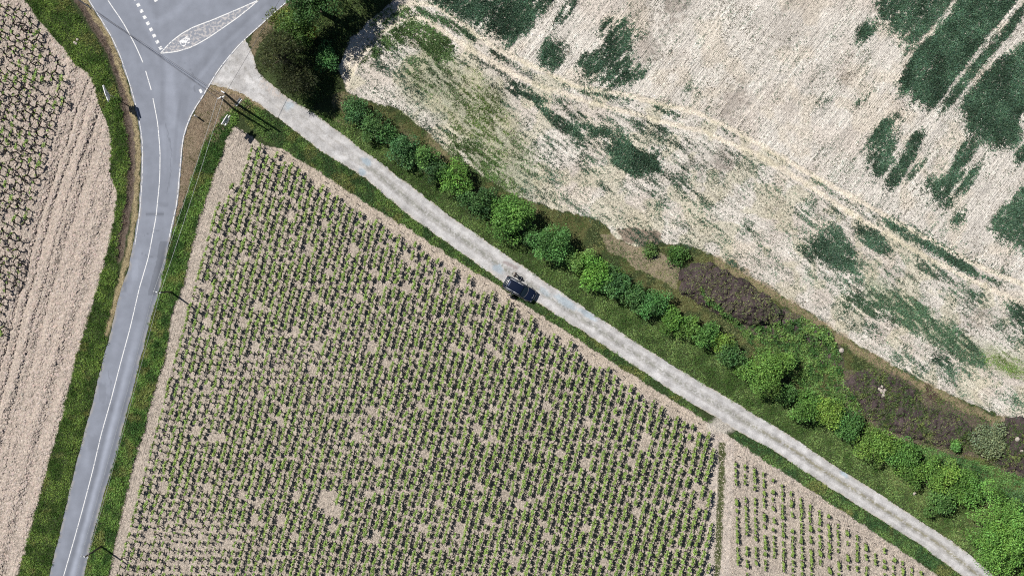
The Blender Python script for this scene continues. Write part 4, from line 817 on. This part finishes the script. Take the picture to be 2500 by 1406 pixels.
# second pole beside the junction pole
a, b = W(584, 258); e = empty('utility_pole', (a, b, 0)); tagit(e, 'thicker second utility pole with a pale cap standing right behind the junction pole', 'pole')
bm = bmesh.new(); cyl(bm, (0, 0, -.3), (0, .35, 8.4), .17, .12, 16); bm_obj('shaft', bm, POLEW, e, True)
bm = bmesh.new(); box(bm, (-.10, .38, 8.44), (.50, .12, .08), Matrix.Rotation(R(-28), 4, 'Z'), .01); bm_obj('pole_cap', bm, CER, e)
WIRE = plain('cable', (.10, .10, .11), .6)
WIREL = plain('aluminium_cable', (.5, .52, .53), .4, .6)
def wire(p, q, sag, label, mat=WIREL, r=.018):
    p, q = np.array(p), np.array(q); t = np.linspace(0, 1, 25)[:, None]; P = p*(1-t)+q*t; P[:, 2] -= (4*t*(1-t)*sag)[:, 0]
    c = (p+q)/2; c[2] = 0; v, f = tube(P-c, r, 5); o = obj_np('overhead_wire', v, f, mat); o.location = c; tagit(o, label, 'wire', 'overhead wires')
def att(k, s_): x_, y_, z_, rot = tops[k]; p = rot@Vector((s_, 0, 0)); return (x_+p.x, y_+p.y, z_+p.z+.06)
for s_, w_ in ((-.42, 'left'), (.42, 'right')):
    wire(att('B', s_), att('C', s_), .35, '%s wire of the pale pair from the junction pole to the middle roadside pole' % w_)
    wire(att('C', s_), att('D', s_), .4, '%s wire of the pale pair between the middle and the bottom left pole' % w_)
    wire(att('D', s_), (W(120+s_*20, 1800)[0], W(0, 1800)[1], 6), .3, '%s wire of the pair leaving the bottom left pole downwards' % w_)
    wire(att('N', s_), att('B', s_), .5, '%s wire of the dark pair crossing the road junction to the top left' % w_, WIRE, .022)
wire(att('B', .42), (W(790, -120)[0], W(0, -120)[1], 6.5), .3, 'single wire crossing the track mouth from the junction pole towards the top', WIRE, .022)

def fingersign(x, y, h, ang, blades, label):
    a, b = W(x, y); e = empty('direction_sign', (a, b, 0)); tagit(e, label, 'sign')
    bm = bmesh.new(); cyl(bm, (0, 0, -.2), (0, 0, h), .05, .05, 14); bm_obj('post', bm, STEEL, e, True)
    rot = Matrix.Rotation(ang, 4, 'Z')
    for z, off, ln, side in blades:
        bm = bmesh.new(); hh = .20; x0, x1 = (off, off+ln); prof = [(x0, -hh), (x1-.18, -hh), (x1, 0), (x1-.18, hh), (x0, hh)]
        fr = [bm.verts.new(rot@Vector((side*px_, -.12-.12*(4.6-z), z+pz))) for px_, pz in prof]; bk = [bm.verts.new(rot@Vector((side*px_, -.04-.10*(4.6-z), z+pz))) for px_, pz in prof]
        bm.faces.new(fr); bm.faces.new(bk[::-1])
        for i in range(5): bm.faces.new((fr[i], bk[i], bk[(i+1) % 5], fr[(i+1) % 5]))
        bmesh.ops.recalc_face_normals(bm, faces=bm.faces); bm_obj('sign_blade', bm, WHITE, e)
    bm = bmesh.new(); cyl(bm, (0, 0, h), (0, 0, h+.03), .055, .05, 14); bm_obj('post_cap', bm, GREYP, e, True)
s1 = math.atan2(-320, 90)
fingersign(288, 242, 4.6, s1, [(4.6, -1.0, 1.5, 1), (4.15, -1.15, 2.2, 1), (3.7, -.8, 1.5, 1), (3.25, -.6, 1.2, 1), (2.8, -.5, 1.0, 1)], 'white blade direction sign on a post in the grass verge left of the road')
fingersign(565, 303, 4.4, math.atan2(160, 100), [(4.2, -.7, 1.5, 1), (3.8, -.5, 1.1, -1), (3.8, -.1, .5, 1), (3.4, -.3, 1.2, 1), (3.0, -.6, 1.0, 1)], 'white blade direction sign on the corner between road and vineyard')
# low panel sign
a, b = W(588, 254); e = empty('panel_sign', (a, b, 0), math.atan2(140, 110)); tagit(e, 'small grey and white panel sign on two posts beside the track mouth', 'sign')
for s_ in (-.4, .4):
    bm = bmesh.new(); cyl(bm, (s_, 0, -.1), (s_, 0, 1.5), .03, .03, 10); bm_obj('post', bm, STEEL, e, True)
bm = bmesh.new(); box(bm, (0, .05, 1.25), (1.15, .05, .45), Matrix.Rotation(R(-40), 4, 'X'), .008); bm_obj('panel', bm, GREYP, e)
bm = bmesh.new(); box(bm, (0, -.125, 1.42), (1.17, .07, .05), None, .008); box(bm, (0, .24, 1.11), (1.17, .07, .05), None, .008); bm_obj('frame', bm, WHITE, e)
# delineator
a, b = W(482, 286); e = empty('marker_post', (a, b, 0)); tagit(e, 'white round topped marker post on the dry grass beside the road', 'post')
bm = bmesh.new(); cyl(bm, (0, 0, -.1), (0, 0, 1.35), .10, .10, 18); cyl(bm, (0, 0, 1.35), (0, 0, 1.42), .10, .05, 18); bm_obj('tube', bm, WHITE, e, True)
bm = bmesh.new(); cyl(bm, (0, 0, 1.0), (0, 0, 1.15), .104, .104, 18); bm_obj('band', bm, plain('red_band', (.45, .03, .02), .5), e, True)

# ------------------------------------------------------------------ parked car (local +x is the bonnet)
NAVY = plain('navy_car_paint', (.004, .008, .022), .25, 0, .03, coat=1.0); GLASS = plain('dark_window_glass', (.012, .022, .03), .22, 0, .02, coat=.3, spec=.5); CHR = plain('satin_aluminium', (.52, .54, .57), .55, .0, .03)
LAMP = plain('clear_lamp', (.08, .09, .10), .3, 0, .02, coat=1); REDL = plain('red_lamp', (.10, .01, .01), .2, 0, .02, coat=1); SEATM = plain('dark_interior', (.03, .03, .032), .9)
ca, cb = W(1268.7, 706); car = empty('parked_car', (ca, cb, 0), math.atan2(-.49, .87)); tagit(car, 'dark navy estate car with silver roof rails and open rear door on the track', 'car')
def loft(name, secs, mat, parent, sub=1, caps=True, smooth=True):
    bm = bmesh.new(); rings = [[bm.verts.new(p) for p in s] for s in secs]; k = len(secs[0])
    for A_, B_ in zip(rings[:-1], rings[1:]):
        for i in range(k): bm.faces.new((A_[i], A_[(i+1) % k], B_[(i+1) % k], B_[i]))
    if caps: bm.faces.new(rings[0][::-1]); bm.faces.new(rings[-1])
    bmesh.ops.recalc_face_normals(bm, faces=bm.faces)
    o = bm_obj(name, bm, mat, parent, smooth)
    if sub:
        md = o.modifiers.new('s', 'SUBSURF'); md.levels = sub; md.render_levels = sub
    return o
def sec(x, w, zb, zt, crown=.03, ww=None):
    ww = ww or w*.9
    return [(x, -w*.86, zb), (x, -w, zb+.10), (x, -w, zb+.55*(zt-zb)), (x, -ww, zt-.03), (x, -ww*.5, zt+crown), (x, ww*.5, zt+crown), (x, ww, zt-.03), (x, w, zb+.55*(zt-zb)), (x, w, zb+.10), (x, w*.86, zb)]
loft('body', [sec(-2.28, .62, .40, .70), sec(-2.25, .80, .30, .92), sec(-2.05, .90, .24, 1.0), sec(-1.4, .925, .22, .99), sec(-.4, .93, .20, .96), sec(.55, .93, .20, .95), sec(1.0, .92, .20, .93), sec(1.6, .90, .22, .86), sec(2.0, .84, .25, .78), sec(2.2, .68, .28, .68), sec(2.29, .48, .36, .58)], NAVY, car, 2)
# cabin: lower edge at belt line, roof narrower
def cab(x, wb, wr, zb, zt): return [(x, -wb, zb), (x, -(wb+wr)/2, (zb+zt)/2), (x, -wr, zt-.05), (x, -wr*.6, zt), (x, wr*.6, zt), (x, wr, zt-.05), (x, (wb+wr)/2, (zb+zt)/2), (x, wb, zb)]
loft('window_band', [cab(-2.16, .74, .66, .90, .98), cab(-2.0, .82, .70, .90, 1.20), cab(-1.78, .85, .68, .90, 1.40), cab(-.6, .87, .66, .90, 1.43), cab(.28, .86, .64, .90, 1.38), cab(.72, .85, .68, .90, 1.16), cab(1.12, .83, .76, .88, .95)], GLASS, car, 1)
def quadsheet(name, grid, mat, parent, thick=.02):
    bm = bmesh.new(); vs = [[bm.verts.new(p) for p in row] for row in grid]
    for i in range(len(grid)-1):
        for j in range(len(grid[0])-1): bm.faces.new((vs[i][j], vs[i+1][j], vs[i+1][j+1], vs[i][j+1]))
    bmesh.ops.recalc_face_normals(bm, faces=bm.faces); o = bm_obj(name, bm, mat, parent, True); md = o.modifiers.new('t', 'SOLIDIFY'); md.thickness = thick; md.offset = 0
    m2 = o.modifiers.new('s', 'SUBSURF'); m2.levels = 1; m2.render_levels = 1; return o
def rf(x, z, w): return [(x, -w, z-.06), (x, -w*.93, z-.015), (x, -w*.5, z+.015), (x, 0, z+.022), (x, w*.5, z+.015), (x, w*.93, z-.015), (x, w, z-.06)]
quadsheet('roof', [rf(-1.84, 1.385, .66), rf(-1.7, 1.43, .69), rf(-1.2, 1.455, .70), (rf(-.6, 1.46, .70)), rf(-.1, 1.45, .69), rf(.22, 1.41, .67), rf(.36, 1.365, .65)], NAVY, car, .03)
quadsheet('spoiler', [rf(-2.0, 1.36, .62), rf(-1.86, 1.40, .64)], NAVY, car, .035)
quadsheet('sunroof', [[(x, y, 1.492-.004*abs(y)*4) for y in (-.42, 0, .42)] for x in (-1.62, -1.42)], plain('tinted_roof_glass', (.09, .11, .17), .12, 0, .02, coat=1), car, .01)
for s_ in (-1, 1):
    bm = bmesh.new(); P = [(-1.72, s_*.66, 1.45), (-1.55, s_*.665, 1.53), (-.6, s_*.675, 1.555), (.05, s_*.66, 1.535), (.2, s_*.65, 1.44)]
    for p, q in zip(P[:-1], P[1:]): cyl(bm, p, q, .034, .034, 10)
    bm_obj('roof_rail', bm, CHR, car, True)
    bm = bmesh.new(); cyl(bm, (.98, s_*.80, .96), (.30, s_*.665, 1.375), .035, .035, 8); bm_obj('windscreen_pillar', bm, NAVY, car, True)
    bm = bmesh.new(); box(bm, (.62, s_*1.02, 1.0), (.13, .2, .14), None, .03); cyl(bm, (.62, s_*.86, .95), (.62, s_*.98, .98), .025, .025, 8); bm_obj('wing_mirror', bm, NAVY, car, True)
    bm = bmesh.new(); box(bm, (2.06, s_*.66, .66), (.22, .26, .12), Matrix.Rotation(R(-s_*22), 4, 'Z'), .03); bm_obj('headlight', bm, LAMP, car, True)
    bm = bmesh.new(); box(bm, (-2.17, s_*.72, .80), (.16, .16, .16), Matrix.Rotation(R(s_*18), 4, 'Z'), .03); bm_obj('tail_light', bm, REDL, car, True)
    for wxp in (-1.36, 1.42):
        w_ = empty('wheel', (wxp, s_*.80, .325)); w_.parent = car; w_.empty_display_size = .1
        bm = bmesh.new(); cyl(bm, (0, -.11, 0), (0, .11, 0), .325, .325, 28); bmesh.ops.bevel(bm, geom=[e_ for e_ in bm.edges if abs(e_.verts[0].co.y-e_.verts[1].co.y) < .01], offset=.03, segments=2, affect='EDGES'); bm_obj('tyre', bm, BLACKR, w_, True)
        bm = bmesh.new(); cyl(bm, (0, s_*.09, 0), (0, s_*.125, 0), .20, .18, 20)
        for k in range(5):
            an = k*2*math.pi/5; box(bm, (.11*math.cos(an), s_*.128, .11*math.sin(an)), (.16, .02, .04), Matrix.Rotation(-an, 4, 'Y'))
        bm_obj('rim', bm, CHR, w_)
# chrome trim along the bonnet edge and sills, wiper, number plate, bonnet line
bm = bmesh.new(); T_ = np.linspace(-1, 1, 15); P = [(2.02-.30*t*t, .70*t, .795-.03*t*t) for t in T_]
for p, q in zip(P[:-1], P[1:]): cyl(bm, p, q, .012, .012, 6)
bm_obj('bonnet_trim', bm, CHR, car, True)
bm = bmesh.new(); P = [(1.14-.20*t*t, .76*t, .955) for t in T_]
for p, q in zip(P[:-1], P[1:]): cyl(bm, p, q, .012, .012, 6)
bm_obj('windscreen_trim', bm, GREYP, car, True)
for s_ in (-1, 1):
    bm = bmesh.new(); cyl(bm, (-1.9, s_*.875, .935), (.75, s_*.885, .925), .012, .012, 6); bm_obj('window_trim', bm, GREYP, car, True)
bm = bmesh.new(); box(bm, (2.285, 0, .42), (.02, .52, .11), None, .004); bm_obj('number_plate', bm, WHITE, car)
bm = bmesh.new(); box(bm, (-2.285, 0, .62), (.02, .52, .11), None, .004); bm_obj('number_plate', bm, WHITE, car)
bm = bmesh.new(); box(bm, (-2.1, 0, 1.06), (.03, .35, .02), Matrix.Rotation(R(15), 4, 'Z')); bm_obj('rear_wiper', bm, BLACKR, car)
# open rear door, hinged at the middle pillar on the right-hand side (local -y)
dr = empty('door', (-.42, -.90, 0), 0); dr.parent = car; dr.empty_display_size = .1; dr.rotation_euler = (0, 0, R(132)-math.pi/2*0)
dang = math.atan2(-.60, -.56); dr.rotation_euler = (0, 0, dang)
bm = bmesh.new(); prof = [(0, .30), (.72, .34), (.84, .55), (.88, .92), (0, .92)]
for yy in (0,):
    fr = [bm.verts.new((x, -.045, z)) for x, z in prof]; bk = [bm.verts.new((x, .045, z)) for x, z in prof]; bm.faces.new(fr); bm.faces.new(bk[::-1])
    for i in range(5): bm.faces.new((fr[i], bk[i], bk[(i+1) % 5], fr[(i+1) % 5]))
bmesh.ops.recalc_face_normals(bm, faces=bm.faces); bm_obj('door_panel', bm, NAVY, dr)
bm = bmesh.new(); P = [(.03, 0, .92), (.06, .07, 1.33), (.55, .09, 1.34), (.84, .03, .94)]
for p, q in zip(P[:-1], P[1:]): cyl(bm, p, q, .025, .025, 8)
bm_obj('window_frame', bm, BLACKR, dr, True)
bm = bmesh.new(); bm.faces.new([bm.verts.new(p) for p in P]); bm_obj('door_window', bm, plain('side_glass', (.07, .10, .09), .08, 0, .02, coat=1), dr)
bm = bmesh.new(); box(bm, (.72, .06, .80), (.16, .03, .03), None, .006); bm_obj('handle', bm, CHR, dr)
bm = bmesh.new(); box(bm, (-.85, -.925, .60), (.78, .03, .62), None, .01); bm_obj('door_opening', bm, SEATM, car)

# ------------------------------------------------------------------ person beside the car
CLOTH = plain('black_cloth', (.012, .012, .014), .85); SKIN = plain('skin', (.48, .29, .20), .55); HAIR = plain('dark_hair', (.02, .014, .01), .7); SHOE = plain('dark_shoe', (.02, .02, .02), .5)
pa, pb = W(1258.5, 671.5); face = math.atan2(.45, -.9); per = empty('person', (pa, pb, 0), face); tagit(per, 'person in black clothes standing beside the parked car, forearms raised, holding a controller', 'person')
def skin_mesh(name, verts, edges, radii, mat, parent, root=0, sub=2):
    me = bpy.data.meshes.new(name); me.from_pydata(verts, edges, []); o = bpy.data.objects.new(name, me); COL.objects.link(o); o.parent = parent
    md = o.modifiers.new('k', 'SKIN'); md.use_smooth_shade = True
    for i, r in enumerate(radii):
        sv_ = me.skin_vertices[0].data[i]; sv_.radius = (r, r) if not isinstance(r, tuple) else r; sv_.use_root = (i == root)
    ms = o.modifiers.new('s', 'SUBSURF'); ms.levels = sub; ms.render_levels = sub; me.materials.append(mat); return o
# body (skin): one continuous figure, local +x is forward
vb = [(0,0,.93),(0,0,1.12),(0,0,1.32),(0,0,1.45),(.01,0,1.53),(.03,0,1.63),(.03,0,1.73),
      (0,.10,.88),(.03,.13,.50),(-.02,.15,.09),(.10,.16,.04),(0,-.10,.88),(.02,-.14,.50),(-.06,-.17,.09),(.06,-.19,.04),
      (0,.17,1.42),(-.02,.27,1.18),(.24,.20,1.12),(.32,.13,1.14),(0,-.17,1.42),(-.02,-.27,1.18),(.24,-.20,1.12),(.32,-.13,1.14)]
eb = [(0,1),(1,2),(2,3),(3,4),(4,5),(5,6),(0,7),(7,8),(8,9),(9,10),(0,11),(11,12),(12,13),(13,14),(3,15),(15,16),(16,17),(17,18),(3,19),(19,20),(20,21),(21,22)]
rb = [(.13,.10),(.12,.09),(.14,.10),(.10,.08),.055,.085,.085,.085,.06,.04,.035,.085,.06,.04,.035,.065,.045,.032,.028,.065,.045,.032,.028]
skin_mesh('body', vb, eb, rb, SKIN, per)
jv = [(0,0,.90),(0,0,1.12),(0,0,1.32),(0,0,1.45),(0,.18,1.43),(-.02,.275,1.18),(.22,.21,1.12),(0,-.18,1.43),(-.02,-.275,1.18),(.22,-.21,1.12)]
skin_mesh('jacket', jv, [(0,1),(1,2),(2,3),(3,4),(4,5),(5,6),(3,7),(7,8),(8,9)], [(.17,.14),(.16,.13),(.19,.145),(.14,.12),.10,.075,.055,.10,.075,.055], CLOTH, per)
skin_mesh('trousers', [(0,0,.95),(0,.10,.86),(.03,.13,.50),(-.02,.15,.10),(0,-.10,.86),(.02,-.14,.50),(-.06,-.17,.10)], [(0,1),(1,2),(2,3),(0,4),(4,5),(5,6)], [(.155,.12),.105,.08,.065,.105,.08,.065], CLOTH, per)
for s_, fx in ((1, -.02), (-1, -.06)): 
    skin_mesh('shoe', [(fx-.04, s_*.16, .05), (fx+.08, s_*.17, .045), (fx+.20, s_*.18, .04)], [(0,1),(1,2)], [.05,.052,.045], SHOE, per)
bm = bmesh.new(); bmesh.ops.create_uvsphere(bm, u_segments=20, v_segments=14, radius=1, matrix=Matrix.Translation((.005, 0, 1.725))@Matrix.Diagonal((.128, .112, .118, 1)))
for v_ in bm.verts:
    if v_.co.x > .06 and v_.co.z < 1.74: v_.co.x = .05
bm_obj('hair', bm, HAIR, per, True)
for s_ in (-1, 1):
    for k, (oy, ln) in enumerate(((-.030, .068), (-.010, .08), (.010, .075), (.030, .06))):
        skin_mesh('finger', [(.33, s_*.10+oy*.6, 1.15+oy*.2), (.33+ln*.6, s_*.075+oy*.5, 1.14), (.33+ln*.75, s_*.045+oy*.4, 1.125)], [(0,1),(1,2)], [.010, .009, .008], SKIN, per, sub=1)
    skin_mesh('thumb', [(.32, s_*.10, 1.16), (.36, s_*.075, 1.175), (.385, s_*.055, 1.17)], [(0,1),(1,2)], [.011, .010, .009], SKIN, per, sub=1)
a3, b3 = math.cos(face), math.sin(face)
ctl = empty('controller', (pa+.40*a3, pb+.40*b3, 1.14), face); tagit(ctl, 'small dark remote controller held in front of the person in black', 'controller')
bm = bmesh.new(); box(bm, (0, 0, 0), (.11, .17, .04), None, .01); bm_obj('case', bm, BLACKR, ctl)
bm = bmesh.new(); box(bm, (.0, 0, .023), (.075, .12, .006), None, .001); bm_obj('screen', bm, GLASS, ctl)
for s_ in (-1, 1):
    bm = bmesh.new(); cyl(bm, (.0, s_*.05, .02), (.0, s_*.05, .05), .006, .008, 8) if False else cyl(bm, (-.045, s_*.055, .02), (-.045, s_*.055, .04), .006, .008, 8); bm_obj('thumb_stick', bm, BLACKR, ctl)
